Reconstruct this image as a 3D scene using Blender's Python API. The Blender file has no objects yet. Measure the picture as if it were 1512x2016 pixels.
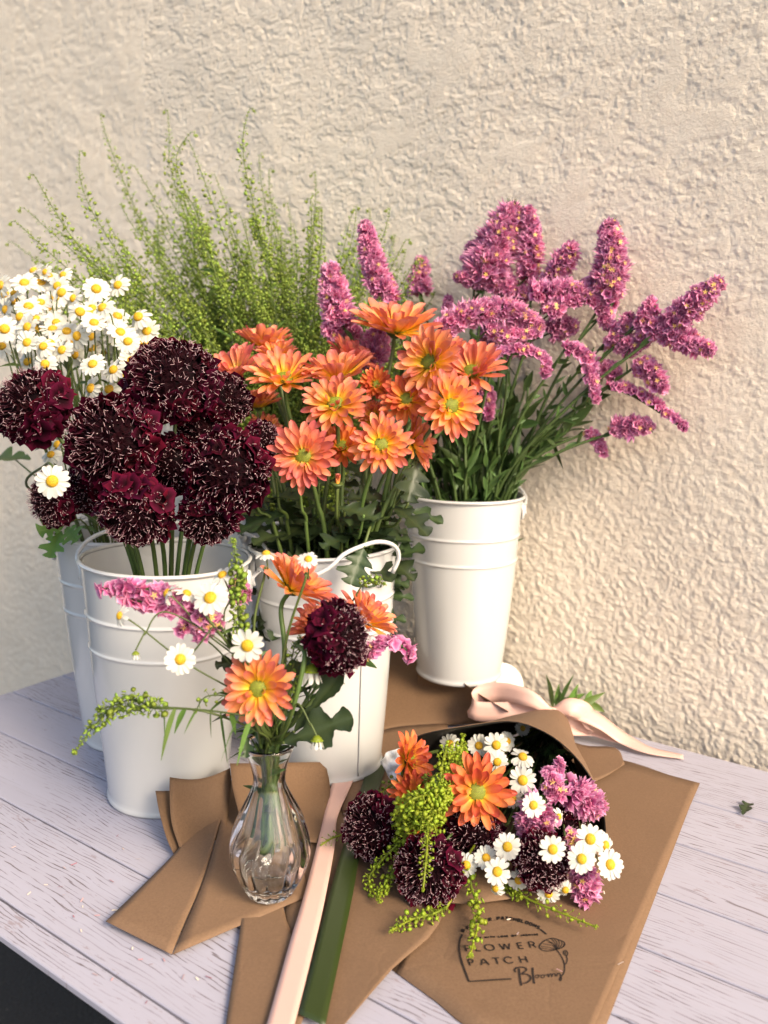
import bpy, math, random
import numpy as np
from mathutils import Vector, Matrix
rnd = random.Random(7)
rng = np.random.default_rng(7)
R = math.radians
sc = bpy.context.scene
COL = sc.collection

# ---------------------------------------------------------------- camera
FPX, CXP, CYP, CAMH = 1650.0, 756.0, 1008.0, 0.415
PIT, ROLL = R(9.8), R(-0.64)
c_, s_ = math.cos(PIT), math.sin(PIT)
FWD = Vector((0, c_, -s_)); UP0 = Vector((0, s_, c_)); RT0 = Vector((1, 0, 0))
cr_, sr_ = math.cos(ROLL), math.sin(ROLL)
RTV = cr_ * RT0 - sr_ * UP0
UPV = sr_ * RT0 + cr_ * UP0
cam_d = bpy.data.cameras.new("camera"); cam = bpy.data.objects.new("camera", cam_d)
COL.objects.link(cam); sc.camera = cam
CAMP = Vector((0, 0, CAMH))
cam.matrix_world = Matrix(((RTV.x, UPV.x, -FWD.x, 0), (RTV.y, UPV.y, -FWD.y, 0), (RTV.z, UPV.z, -FWD.z, CAMH), (0, 0, 0, 1)))
cam_d.sensor_fit = 'VERTICAL'; cam_d.sensor_height = 36; cam_d.sensor_width = 27
cam_d.lens = FPX / 2016 * 36
cam_d.clip_start = 0.02; cam_d.clip_end = 200
cam_d.dof.use_dof = True; cam_d.dof.focus_distance = 0.72; cam_d.dof.aperture_fstop = 5.6

# ---------------------------------------------------------------- light
SUN_DIR = Vector((0.64, -0.70, 0.64)).normalized()      # towards the sun
w = bpy.data.worlds.new("World"); sc.world = w; w.use_nodes = True
nt = w.node_tree; bg = nt.nodes['Background']
sky = nt.nodes.new('ShaderNodeTexSky'); sky.sky_type = 'NISHITA'; sky.sun_disc = False
sky.sun_elevation = math.asin(SUN_DIR.z)
sky.sun_rotation = math.atan2(SUN_DIR.x, SUN_DIR.y)
sky.air_density = 1.0; sky.dust_density = 3.0; sky.ozone_density = 0.6
nt.links.new(sky.outputs[0], bg.inputs[0]); bg.inputs[1].default_value = 0.13
sun_d = bpy.data.lights.new("sun", 'SUN'); sun = bpy.data.objects.new("sun", sun_d); COL.objects.link(sun)
sun_d.energy = 2.4; sun_d.angle = R(22); sun_d.color = (1.0, 0.83, 0.62)
sun.rotation_euler = SUN_DIR.to_track_quat('Z', 'Y').to_euler(); sun.location = (1, -1, 2)
sc.view_settings.view_transform = 'Standard'; sc.view_settings.look = 'None'
sc.view_settings.exposure = 1.14; sc.view_settings.gamma = 1
sc.cycles.use_denoising = True
sc.cycles.max_bounces = 10; sc.cycles.transmission_bounces = 10; sc.cycles.transparent_max_bounces = 16

# ---------------------------------------------------------------- pixel rays
def ray(px, py):
    x = (px - CXP) / FPX; y = -(py - CYP) / FPX
    return FWD + RTV * x + UPV * y
def P(px, py, d):                       # point at depth d on the ray of photo pixel (px, py)
    return CAMP + ray(px, py) * d
def T(px, py, z=0.0):                   # point on the level z
    r = ray(px, py); return CAMP + r * ((z - CAMH) / r.z)

# ---------------------------------------------------------------- mesh builder
class MB:
    def __init__(s): s.V = []; s.F = {}; s.A = []; s.B = []; s.n = 0
    def add(s, V, F, t=0.0, r=0.0):
        V = np.asarray(V, float).reshape(-1, 3); n = len(V)
        s.V.append(V)
        s.A.append(np.broadcast_to(np.asarray(t, float), (n,))); s.B.append(np.broadcast_to(np.asarray(r, float), (n,)))
        for f in ([F] if isinstance(F, np.ndarray) else F):
            f = np.asarray(f, int)
            if f.size: s.F.setdefault(f.shape[1], []).append(f + s.n)
        s.n += n; return s
    def inst(s, V, F, M, pos, t=0.0, r=None):
        V = np.asarray(V, float); k = len(pos); n = len(V)
        W = np.einsum('kij,nj->kni', M, V) + np.asarray(pos)[:, None, :]
        if r is None: r = rng.random(k)
        tt = np.broadcast_to(np.asarray(t, float), (n,))
        s.V.append(W.reshape(-1, 3)); s.A.append(np.tile(tt, k)); s.B.append(np.repeat(r, n))
        off = (np.arange(k) * n)[:, None, None]
        for f in ([F] if isinstance(F, np.ndarray) else F):
            g = (f[None] + off).reshape(-1, f.shape[1]) + s.n
            s.F.setdefault(f.shape[1], []).append(g)
        s.n += k * n; return s
    def merge(s, o, M=None, p=None):
        V = np.concatenate(o.V)
        if M is not None: V = V @ np.asarray(M).T
        if p is not None: V = V + np.asarray(p)
        s.V.append(V); s.A.append(np.concatenate(o.A)); s.B.append(np.concatenate(o.B))
        for k, fs in o.F.items(): s.F.setdefault(k, []).append(np.concatenate(fs) + s.n)
        s.n += len(V); return s
    def mesh(s, name, mat, org=(0, 0, 0), smooth=True):
        V = np.concatenate(s.V) - np.asarray(org, float)
        me = bpy.data.meshes.new(name)
        me.vertices.add(len(V)); me.vertices.foreach_set('co', V.astype(np.float32).ravel())
        loops = []; tot = []
        for k, fs in s.F.items():
            f = np.concatenate(fs); loops.append(f.ravel()); tot.append(np.full(len(f), k))
        loops = np.concatenate(loops); tot = np.concatenate(tot)
        me.loops.add(len(loops)); me.loops.foreach_set('vertex_index', loops.astype(np.int32))
        me.polygons.add(len(tot)); st = np.concatenate([[0], np.cumsum(tot)[:-1]])
        me.polygons.foreach_set('loop_start', st.astype(np.int32)); me.polygons.foreach_set('loop_total', tot.astype(np.int32))
        me.update(calc_edges=True)
        a = me.attributes.new('t', 'FLOAT', 'POINT'); a.data.foreach_set('value', np.concatenate(s.A).astype(np.float32))
        b = me.attributes.new('r', 'FLOAT', 'POINT'); b.data.foreach_set('value', np.concatenate(s.B).astype(np.float32))
        me.polygons.foreach_set('use_smooth', np.full(len(tot), bool(smooth)))
        me.materials.append(mat); me.validate()
        return me

def tag(o, label, cat, group=None, kind=None):
    if label: o['label'] = label
    if cat: o['category'] = cat
    if group: o['group'] = group
    if kind: o['kind'] = kind
    return o
def thing(name, label, cat, org, group=None):
    o = bpy.data.objects.new(name, None); COL.objects.link(o); o.location = org
    o.empty_display_size = 0.01
    return tag(o, label, cat, group)
def part(name, mb, mat, parent, label=None, smooth=True):
    """parent's chain has only a location at top level, so vertices are stored relative to the thing's origin"""
    top = parent
    while top.parent: top = top.parent
    o = bpy.data.objects.new(name, mb.mesh(name, mat, top.location, smooth)); COL.objects.link(o)
    o.parent = parent
    if label: o['label'] = label
    return o
def single(name, mb, mat, label, cat, org, group=None, kind=None, smooth=True):
    o = bpy.data.objects.new(name, mb.mesh(name, mat, org, smooth)); COL.objects.link(o); o.location = org
    return tag(o, label, cat, group, kind)

# ---------------------------------------------------------------- shapes
def grid_faces(nu, nv, wrap=False):
    i, j = np.meshgrid(np.arange(nu - 1), np.arange(nv if wrap else nv - 1), indexing='ij')
    a = i * nv + j; b = i * nv + (j + 1) % nv
    return np.stack([a, b, b + nv, a + nv], -1).reshape(-1, 4)
def smooth_path(pts, n=8):
    p = np.array([tuple(q) for q in pts], float)
    if len(p) < 3: 
        u = np.linspace(0, 1, n + 1)[:, None]; return p[0] * (1 - u) + p[-1] * u
    q = np.vstack([2 * p[0] - p[1], p, 2 * p[-1] - p[-2]]); out = []
    for i in range(1, len(q) - 2):
        for u in np.linspace(0, 1, n, endpoint=False):
            a, b, c, d = q[i - 1:i + 3]
            out.append(.5 * (2 * b + (c - a) * u + (2 * a - 5 * b + 4 * c - d) * u * u + (3 * b - a - 3 * c + d) * u ** 3))
    out.append(p[-1]); return np.array(out)
def frames(path):
    tg = np.gradient(path, axis=0); tg /= np.linalg.norm(tg, axis=1)[:, None] + 1e-12
    n = np.cross(tg[0], [0, 0, 1.]); 
    if np.linalg.norm(n) < .1: n = np.cross(tg[0], [0, 1., 0])
    N = []
    for t in tg:
        n = n - t * np.dot(n, t); n /= np.linalg.norm(n) + 1e-12; N.append(n)
    N = np.array(N); return tg, N, np.cross(tg, N)
def tube(mb, path, rad, k=6, t=None, r=0.0, cap=True):
    path = np.asarray(path, float); n = len(path)
    rad = np.broadcast_to(np.asarray(rad, float), (n,)) if np.ndim(rad) == 0 or len(rad) == n else np.interp(np.linspace(0, 1, n), np.linspace(0, 1, len(rad)), rad)
    tg, N, B = frames(path); a = np.linspace(0, 2 * np.pi, k, endpoint=False)
    V = path[:, None] + rad[:, None, None] * (np.cos(a)[None, :, None] * N[:, None] + np.sin(a)[None, :, None] * B[:, None])
    F = [grid_faces(n, k, True)]
    if cap and k in (5, 6, 8, 12, 3, 4):
        F += [np.arange(k)[::-1][None], (np.arange(k) + (n - 1) * k)[None]]
    tt = np.repeat(np.linspace(0, 1, n), k) if t is None else t
    mb.add(V.reshape(-1, 3), F, tt, r); return mb
def basis(z, roll=0.0, ref=(0, 0, 1.)):
    z = np.asarray(tuple(z), float); z /= np.linalg.norm(z)
    x = np.cross(ref, z)
    if np.linalg.norm(x) < .05: x = np.cross((0, 1., 0), z)
    x /= np.linalg.norm(x); y = np.cross(z, x)
    x2 = x * math.cos(roll) + y * math.sin(roll); y2 = -x * math.sin(roll) + y * math.cos(roll)
    return np.stack([x2, y2, z], 1)
def bases(Z, roll):
    Z = Z / (np.linalg.norm(Z, axis=1)[:, None] + 1e-12)
    ref = np.where(np.abs(Z[:, 2:3]) > .9, np.array([[0, 1., 0]]), np.array([[0, 0, 1.]]))
    X = np.cross(ref, Z); X /= np.linalg.norm(X, axis=1)[:, None]; Y = np.cross(Z, X)
    c, s = np.cos(roll)[:, None], np.sin(roll)[:, None]
    return np.stack([X * c + Y * s, -X * s + Y * c, Z], 2)
def lathe(mb, prof, k=48, fn=None, t=0.0):
    prof = np.asarray(prof, float); a = np.linspace(0, 2 * np.pi, k, endpoint=False)
    r = prof[:, 0][:, None] * np.ones(k); z = prof[:, 1][:, None] * np.ones(k)
    if fn: r = fn(r, z, a[None, :])
    V = np.stack([r * np.cos(a), r * np.sin(a), z], -1).reshape(-1, 3)
    mb.add(V, grid_faces(len(prof), k, True), t); return mb
def box(mb, lo, hi, M=None, p=None, r=0.0):
    x0, y0, z0 = lo; x1, y1, z1 = hi
    V = np.array([(x0, y0, z0), (x1, y0, z0), (x1, y1, z0), (x0, y1, z0), (x0, y0, z1), (x1, y0, z1), (x1, y1, z1), (x0, y1, z1)], float)
    if M is not None: V = V @ np.asarray(M).T
    if p is not None: V = V + np.asarray(p)
    mb.add(V, np.array([(0, 3, 2, 1), (4, 5, 6, 7), (0, 1, 5, 4), (1, 2, 6, 5), (2, 3, 7, 6), (3, 0, 4, 7)]), 0, r)

# ---------------------------------------------------------------- materials
def mat_new(name):
    m = bpy.data.materials.new(name); m.use_nodes = True; n = m.node_tree
    return m, n, n.nodes['Principled BSDF']
def ramp(n, stops, src=None, interp='LINEAR'):
    r = n.nodes.new('ShaderNodeValToRGB'); r.color_ramp.interpolation = interp
    e = r.color_ramp.elements
    while len(e) < len(stops): e.new(.5)
    for el, (p, c) in zip(e, stops):
        el.position = p; el.color = (*c, 1) if len(c) == 3 else c
    if src is not None: n.links.new(src, r.inputs[0])
    return r
def attr(n, name):
    a = n.nodes.new('ShaderNodeAttribute'); a.attribute_name = name; return a.outputs['Fac']
def coord(n, kind='Object'):
    return n.nodes.new('ShaderNodeTexCoord').outputs[kind]
def mapping(n, src, scale=(1, 1, 1), rot=(0, 0, 0), loc=(0, 0, 0)):
    m = n.nodes.new('ShaderNodeMapping'); m.inputs['Scale'].default_value = scale; m.inputs['Rotation'].default_value = rot
    m.inputs['Location'].default_value = loc; n.links.new(src, m.inputs[0]); return m.outputs[0]
def noise(n, src, scale, detail=4, rough=.55, dist=0.0):
    t = n.nodes.new('ShaderNodeTexNoise'); t.inputs['Scale'].default_value = scale; t.inputs['Detail'].default_value = detail
    t.inputs['Roughness'].default_value = rough; t.inputs['Distortion'].default_value = dist
    if src is not None: n.links.new(src, t.inputs['Vector'])
    return t.outputs['Fac']
def math_(n, op, a, b=None, clamp=False):
    m = n.nodes.new('ShaderNodeMath'); m.operation = op; m.use_clamp = clamp
    for i, v in enumerate((a, b)):
        if v is None: continue
        if isinstance(v, (int, float)): m.inputs[i].default_value = v
        else: n.links.new(v, m.inputs[i])
    return m.outputs[0]
def mix(n, fac, a, b, mode='MIX'):
    m = n.nodes.new('ShaderNodeMix'); m.data_type = 'RGBA'; m.blend_type = mode
    for i, v in ((0, fac), (6, a), (7, b)):
        if isinstance(v, (int, float)): m.inputs[i].default_value = v
        elif isinstance(v, tuple): m.inputs[i].default_value = (*v, 1)
        else: n.links.new(v, m.inputs[i])
    return m.outputs[2]
def bump(n, h, strength, dist, normal=None):
    b = n.nodes.new('ShaderNodeBump'); b.inputs['Strength'].default_value = strength; b.inputs['Distance'].default_value = dist
    n.links.new(h, b.inputs['Height'])
    if normal is not None: n.links.new(normal, b.inputs['Normal'])
    return b.outputs[0]
def leafy(name, stops, vary=.35, rough=.5, trans=.25, tcol=None, spec=.4, veins=False, nscale=120):
    """petals, leaves, stems: colour along attribute t, varied per piece by r and by noise; thin ones let light through"""
    m, n, b = mat_new(name)
    col = ramp(n, stops, attr(n, 't')).outputs[0]
    v = math_(n, 'MULTIPLY_ADD', attr(n, 'r'), vary); n.nodes[-1].inputs[2].default_value = 1 - vary / 2
    nz = noise(n, coord(n), nscale, 3)
    v2 = math_(n, 'MULTIPLY_ADD', nz, vary); n.nodes[-1].inputs[2].default_value = 1 - vary / 2
    vv = math_(n, 'MULTIPLY', v, v2)
    hsv = n.nodes.new('ShaderNodeHueSaturation'); n.links.new(col, hsv.inputs['Color']); n.links.new(vv, hsv.inputs['Value'])
    hu = math_(n, 'MULTIPLY_ADD', attr(n, 'r'), .03); n.nodes[-1].inputs[2].default_value = .485
    n.links.new(hu, hsv.inputs['Hue'])
    n.links.new(hsv.outputs[0], b.inputs['Base Color']); b.inputs['Roughness'].default_value = rough
    b.inputs['Specular IOR Level'].default_value = spec
    n.links.new(bump(n, noise(n, coord(n), nscale * 8, 2), .25, .0006), b.inputs['Normal'])
    if trans > 0:
        tr = n.nodes.new('ShaderNodeBsdfTranslucent'); mx = n.nodes.new('ShaderNodeMixShader'); mx.inputs[0].default_value = trans
        n.links.new(hsv.outputs[0], tr.inputs[0]); n.links.new(b.outputs[0], mx.inputs[1]); n.links.new(tr.outputs[0], mx.inputs[2])
        n.links.new(mx.outputs[0], n.nodes['Material Output'].inputs[0])
    return m
M = {}
M['mum'] = leafy('chrysanthemum_petal', [(0, (.76, .50, .02)), (.28, (.76, .42, .03)), (.48, (.75, .28, .07)), (.78, (.71, .22, .11)), (1, (.66, .20, .17))], .55, .5, .35)
M['mumk'] = leafy('pink_orange_petal', [(0, (.74, .46, .03)), (.18, (.72, .36, .06)), (.42, (.72, .22, .10)), (1, (.66, .165, .14))], .5, .5, .35)
M['mumd'] = leafy('shaded_coral_petal', [(0, (.74, .50, .02)), (.2, (.74, .36, .03)), (.42, (.70, .20, .045)), (1, (.60, .12, .06))], .5, .5, .3)  # bouquet coral, also puts shade into the colour of flowers deep in the bunch
M['mumc'] = leafy('flower_centre_green', [(0, (.13, .17, .02)), (.5, (.24, .28, .02)), (1, (.42, .40, .03))], .5, .6, .1)
M['daisy'] = leafy('white_petal', [(0, (.50, .52, .26)), (.14, (.64, .64, .56)), (1, (.68, .67, .62))], .12, .5, .3)
M['daisyc'] = leafy('flower_centre_yellow', [(0, (.62, .40, .02)), (1, (.84, .50, .015))], .35, .6, .1)
M['scab'] = leafy('burgundy_petal', [(0, (.004, .0006, .0015)), (.4, (.014, .001, .0035)), (1, (.085, .003, .020))], .8, .75, .15, spec=.08)
M['pin'] = leafy('pale_pink_stamen', [(0, (.40, .22, .26)), (1, (.62, .46, .46))], .4, .5, .0)
M['fil'] = leafy('dark_filament', [(0, (.03, .004, .01)), (1, (.10, .02, .035))], .4, .5, .0)
M['stat'] = leafy('pink_papery_petal', [(0, (.40, .06, .18)), (.35, (.56, .11, .29)), (.8, (.72, .26, .47)), (1, (.82, .46, .64))], .45, .6, .35, spec=.2)
M['staty'] = leafy('cream_floret', [(0, (.80, .48, .08)), (1, (.84, .66, .26))], .25, .6, .2)
M['stem'] = leafy('green_stem', [(0, (.055, .09, .02)), (1, (.10, .15, .035))], .4, .45, .0)
M['stemd'] = leafy('dark_green_stem', [(0, (.045, .085, .02)), (1, (.07, .12, .03))], .5, .5, .05)
M['leaf'] = leafy('dark_leaf', [(0, (.040, .062, .020)), (1, (.020, .036, .014))], .5, .42, .15)
M['leafl'] = leafy('fresh_leaf', [(0, (.10, .17, .03)), (1, (.11, .2, .035))], .4, .45, .25)
M['pod'] = leafy('green_pod', [(0, (.15, .24, .03)), (1, (.28, .38, .045))], .5, .5, .3)
M['podl'] = leafy('lime_pod', [(0, (.19, .29, .02)), (1, (.36, .45, .03))], .4, .5, .3)

def simple(name, col, rough=.5, metal=0.0, coat=0.0):
    m, n, b = mat_new(name); b.inputs['Base Color'].default_value = (*col, 1); b.inputs['Roughness'].default_value = rough
    b.inputs['Metallic'].default_value = metal; b.inputs['Coat Weight'].default_value = coat
    return m, n, b
# enamelled bucket paint
m, n, b = simple('white_enamel', (.54, .54, .52), .22, 0, .5); b.inputs['Coat Roughness'].default_value = .12
c = coord(n); n.links.new(mix(n, noise(n, c, 9, 3), (.51, .515, .51), (.54, .54, .525)), b.inputs['Base Color'])
n.links.new(bump(n, noise(n, c, 25, 2), .04, .001), b.inputs['Normal'])
n.links.new(math_(n, 'MULTIPLY_ADD', noise(n, c, 18, 3), .10), b.inputs['Roughness']); n.nodes[-1].inputs[2].default_value = .20
M['enamel'] = m
# glass
m, n, b = simple('clear_glass', (.97, .985, .98), .015); b.inputs['Transmission Weight'].default_value = 1; b.inputs['IOR'].default_value = 1.47
M['glass'] = m
# kraft paper
def kraft(name, col):
    m, n, b = simple(name, col, .75); c = coord(n, 'Object')
    fib = noise(n, c, 520, 5, .75); big = noise(n, c, 14, 4)
    fm = math_(n, 'MULTIPLY_ADD', fib, 3.2, True); n.nodes[-1].inputs[2].default_value = -1.1
    v = mix(n, fm, tuple(x * .78 for x in col), tuple(x * 1.22 for x in col))
    v = mix(n, big, v, tuple(x * .86 for x in col)); 
    sp = n.nodes.new('ShaderNodeTexVoronoi'); sp.inputs['Scale'].default_value = 75; n.links.new(c, sp.inputs['Vector'])
    spots = ramp(n, [(0.0, (1, 1, 1)), (.05, (1, 1, 1)), (.085, (0, 0, 0))], sp.outputs['Distance']).outputs[0]
    sel = math_(n, 'GREATER_THAN', noise(n, c, 60, 1), .66)
    v = mix(n, math_(n, 'MULTIPLY', spots, sel), v, tuple(x * .35 for x in col))
    n.links.new(v, b.inputs['Base Color'])
    nb = bump(n, noise(n, c, 500, 4, .7), .3, .0006)
    vo = n.nodes.new('ShaderNodeTexVoronoi'); vo.feature = 'DISTANCE_TO_EDGE'; vo.inputs['Scale'].default_value = 13
    wv = n.nodes.new('ShaderNodeVectorMath'); wv.operation = 'MULTIPLY_ADD'; tn = n.nodes.new('ShaderNodeTexNoise'); tn.inputs['Scale'].default_value = 9; n.links.new(c, tn.inputs['Vector'])
    n.links.new(tn.outputs['Color'], wv.inputs[0]); wv.inputs[1].default_value = (.16, .16, .16); n.links.new(c, wv.inputs[2]); n.links.new(wv.outputs[0], vo.inputs['Vector'])
    cre = ramp(n, [(0, (0, 0, 0)), (.05, (1, 1, 1))], vo.outputs['Distance']).outputs[0]
    nb = bump(n, cre, .10, .0012, nb)
    n.links.new(bump(n, noise(n, c, 26, 4), .3, .003, nb), b.inputs['Normal'])
    b.inputs['Specular IOR Level'].default_value = .3
    return m
M['kraft'] = kraft('kraft_paper', (.190, .113, .064))
M['kraft_shade'] = kraft('kraft_paper_shaded', (.155, .090, .048))  # darker kraft copy: shade of curled flaps and rear sheet put into the colour
M['lining'] = simple('shaded_black_paper', (.012, .009, .008), .6)[0]  # black paper, its tone also carrying the deep shade inside the sleeve
M['ink'] = simple('black_ink', (.018, .012, .010), .6)[0]
def satin(name, col, spec=.5):
    m, n, b = simple(name, col, .42); c = coord(n); b.inputs['Anisotropic'].default_value = .5
    b.inputs['Specular IOR Level'].default_value = .35
    n.links.new(mix(n, noise(n, c, 40, 3), tuple(x * .93 for x in col), col), b.inputs['Base Color'])
    n.links.new(bump(n, noise(n, c, 1600, 2), .2, .0004), b.inputs['Normal']); return m
M['pinkr'] = satin('pink_satin', (.66, .42, .35)); M['greenr'] = satin('olive_satin', (.030, .046, .010))
M['tissue'] = simple('white_tissue', (.78, .78, .78), .9)[0]
m, n, b = simple('white_tissue', (.80, .80, .79), .9); n.links.new(bump(n, noise(n, coord(n), 260, 4), .9, .002), b.inputs['Normal']); M['tissue'] = m
# ================================================================ setting
AZ = R(125.2)
BD = Vector((math.sin(AZ), math.cos(AZ), 0))           # along the boards, towards the right front
BN = Vector((BD.y, -BD.x, 0))                          # across the boards
if BN.y > 0: BN = -BN                                  # towards the photographer
wall_pt = T(1367, 1480.5)
WD = wall_pt.dot(BN)                                   # wall plane: p . BN = WD
corner = T(160, 1317)                                  # far left corner of the table
A0 = corner.dot(BD)
front = T(90, 1908).dot(BN)
def tb(a, n_, z): return BD * a + BN * n_ + Vector((0, 0, z))
TM = np.array([[BD.x, BN.x, 0], [BD.y, BN.y, 0], [0, 0, 1.]])
if np.linalg.det(TM) < 0: pass
# --- asphalt
m, n, b = simple('asphalt', (.02, .02, .02), .85); c = coord(n)
v = n.nodes.new('ShaderNodeTexVoronoi'); v.inputs['Scale'].default_value = 90; n.links.new(c, v.inputs['Vector'])
sp = ramp(n, [(0, (.16, .15, .12)), (.10, (.05, .048, .042)), (.25, (.014, .014, .015))], v.outputs['Distance']).outputs[0]
n.links.new(mix(n, math_(n, 'GREATER_THAN', noise(n, c, 30, 2), .6), (.014, .014, .015), sp), b.inputs['Base Color'])
n.links.new(bump(n, noise(n, c, 140, 5), .8, .01), b.inputs['Normal'])
mb = MB(); mb.add([(-60, -60, -.75), (60, -60, -.75), (60, 60, -.75), (-60, 60, -.75)], np.array([[0, 1, 2, 3]]))
single('ground', mb, m, None, None, (0, 0, -.75), kind='structure')

# --- stucco wall (real relief)
def vnoise(x, y, seed):
    g = np.random.default_rng(seed).random((256, 256))
    xi = np.floor(x).astype(int); yi = np.floor(y).astype(int); fx = x - xi; fy = y - yi
    fx = fx * fx * (3 - 2 * fx); fy = fy * fy * (3 - 2 * fy)
    a = g[xi % 256, yi % 256]; b = g[(xi + 1) % 256, yi % 256]; c = g[xi % 256, (yi + 1) % 256]; d = g[(xi + 1) % 256, (yi + 1) % 256]
    return (a * (1 - fx) + b * fx) * (1 - fy) + (c * (1 - fx) + d * fx) * fy
def wall_height(a, z):
    wx = vnoise(a * 40 + 3, z * 40, 11) * 2 - 1; wy = vnoise(a * 40, z * 40 + 9, 12) * 2 - 1
    A = a + wx * .008; Z = z + wy * .006
    plat = vnoise(A * 34, Z * 75, 1) * .34 + vnoise(A * 75 + 7, Z * 165, 2) * .30 + vnoise(A * 160, Z * 330, 15) * .22 + vnoise(A * 300, Z * 560, 16) * .14
    calm = np.clip((vnoise(a * 30 + 5 + wx * .5, z * 24, 17) - .74) / .10, 0, 1)        # trowelled flakes, wider than tall
    k = np.clip((plat - .45) / .07, 0, 1); k = k * k * (3 - 2 * k)
    rough = vnoise(a * 190, z * 210, 3) * .6 + vnoise(a * 380, z * 400, 4) * .4
    low = np.clip((.52 - z) / .35, 0, 1)                                                 # lower down the dash is coarser grained
    grain = vnoise(A * 200, Z * 200, 5) * .55 + vnoise(A * 360, Z * 360, 6) * .45
    h1 = (k * .0008 + rough * .0008 * (1 - .4 * k) + (vnoise(a * 540, z * 760, 14) - .5) * .0008) * (1 - .75 * calm) + .0009 * calm
    h2 = np.clip(grain - .28, 0, .5) * .0027 + (vnoise(a * 560, z * 560, 18) - .5) * .0010
    big = vnoise(a * 9, z * 9, 8) * .003
    return h1 * (1 - low) + h2 * low + big
a0w, a1w = -3.6, .85
WW = WD - .045                                          # the wall stands a little behind the table's back edge
def wall_patch(mb, a0, a1, z0, z1, da, dz, fine):
    na = int((a1 - a0) / da) + 1; nz = int((z1 - z0) / dz) + 1
    a = np.linspace(a0, a1, na); z = np.linspace(z0, z1, nz); Aa, Zz = np.meshgrid(a, z, indexing='ij')
    h = wall_height(Aa + 10, Zz + 5 - 5) if fine else np.zeros_like(Aa)
    V = np.stack([BD.x * Aa + BN.x * (WW + h), BD.y * Aa + BN.y * (WW + h), Zz], -1).reshape(-1, 3)
    mb.add(V, grid_faces(na, nz)[:, ::-1], 0)
def a_of(px, py):                                       # along-wall coordinate seen at a pixel
    r = ray(px, py); t = WD / r.dot(BN) if abs(r.dot(BN)) > 1e-6 else 0
    p = CAMP + r * ((WD - CAMP.dot(BN)) / r.dot(BN)); return p.dot(BD), p.z
print('wall a range', a_of(0, 0), a_of(1512, 0), a_of(756, 0), a_of(0, 1400), a_of(1512, 1500), 'bucketR wall gap', Vector((.107, 1.105, 0)).dot(BN) - WD, 'A0', A0, 'front', front, 'WD', WD)
m, n, b = simple('stucco', (.75, .67, .56), .9); c = coord(n)
big = noise(n, c, 2.2, 4); med = noise(n, c, 60, 4, .6)
v = mix(n, big, (.86, .78, .655), (.80, .715, .59)); v = mix(n, med, v, (.68, .575, .45))
n.links.new(v, b.inputs['Base Color']); b.inputs['Specular IOR Level'].default_value = .2
nb = bump(n, noise(n, c, 420, 6, .7), .8, .0016)
n.links.new(nb, b.inputs['Normal'])
mb = MB()
aL, aM, aR = -3.4, -1.15, .62
wall_patch(mb, aM, aR, -.10, 1.05, .0016, .0016, True)
wall_patch(mb, aL, aM, -.76, 1.6, .0034, .0034, True)
wall_patch(mb, aM, aR + .6, -.76, -.10, .05, .05, False)
wall_patch(mb, aM, aR + .6, 1.05, 2.6, .05, .05, False)
wall_patch(mb, aR, aR + .6, -.10, 1.05, .01, .01, True)
wall_patch(mb, -9, aL, -.76, 2.6, .2, .2, False)
wall_patch(mb, aL, aM, 1.6, 2.6, .1, .1, False)
tag(single('stucco_wall', mb, m, None, None, (0, 0, 0)), 'rough cream stucco wall rising behind the table', 'wall')

# --- table
m, n, b = simple('whitewashed_boards', (.7, .66, .68), .45)
co = coord(n, 'Object')
pl = attr(n, 'r')
cmb = n.nodes.new('ShaderNodeCombineXYZ'); n.links.new(math_(n, 'MULTIPLY', pl, 37.0), cmb.inputs[0]); n.links.new(math_(n, 'MULTIPLY', pl, 11.0), cmb.inputs[2])
va = n.nodes.new('ShaderNodeVectorMath'); va.operation = 'ADD'; n.links.new(co, va.inputs[0]); n.links.new(cmb.outputs[0], va.inputs[1])
cc = va.outputs[0]
warp = noise(n, mapping(n, cc, (5, 16, 1)), 1.0, 3)
# long grain rings: wave across the board, warped
sep = n.nodes.new('ShaderNodeSeparateXYZ'); n.links.new(cc, sep.inputs[0])
ph = math_(n, 'ADD', math_(n, 'MULTIPLY', sep.outputs[1], 1500.0), math_(n, 'MULTIPLY', warp, 62.0))
ring = math_(n, 'SINE', ph)
fine = noise(n, mapping(n, cc, (22, 620, 1)), 1.0, 4, .7)
line = ramp(n, [(0, (0, 0, 0)), (.82, (0, 0, 0)), (.93, (1, 1, 1))], math_(n, 'ADD', math_(n, 'MULTIPLY', ring, .30), math_(n, 'MULTIPLY', fine, 1.15))).outputs[0]
patch = ramp(n, [(.39, (0, 0, 0)), (.54, (1, 1, 1))], noise(n, mapping(n, cc, (4, 11, 1)), 1.0, 3)).outputs[0]
lines = math_(n, 'MULTIPLY', line, patch)
flk = noise(n, mapping(n, cc, (60, 260, 1)), 1.0, 5, .72)
flk2 = noise(n, mapping(n, cc, (7, 16, 1), loc=(3, 1, 0)), 1.0, 2)
flake = ramp(n, [(.645, (0, 0, 0)), (.665, (1, 1, 1))], math_(n, 'ADD', math_(n, 'MULTIPLY', flk, .72), math_(n, 'MULTIPLY', flk2, .36))).outputs[0]
base = mix(n, noise(n, mapping(n, cc, (3, 40, 1)), 1.0, 4), (.42, .415, .49), (.355, .345, .405))
base = mix(n, math_(n, 'MULTIPLY', noise(n, mapping(n, cc, (8, 300, 1)), 1.0, 3), .35), base, (.36, .31, .335))
col = mix(n, math_(n, 'MULTIPLY', lines, .9), base, (.12, .09, .095))
col = mix(n, math_(n, 'MULTIPLY', flake, .75), col, (.27, .215, .225))
n.links.new(col, b.inputs['Base Color'])
hgt = math_(n, 'ADD', lines, flake)
n.links.new(bump(n, hgt, -.35, .0008), b.inputs['Normal'])
M['boards'] = m
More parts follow.
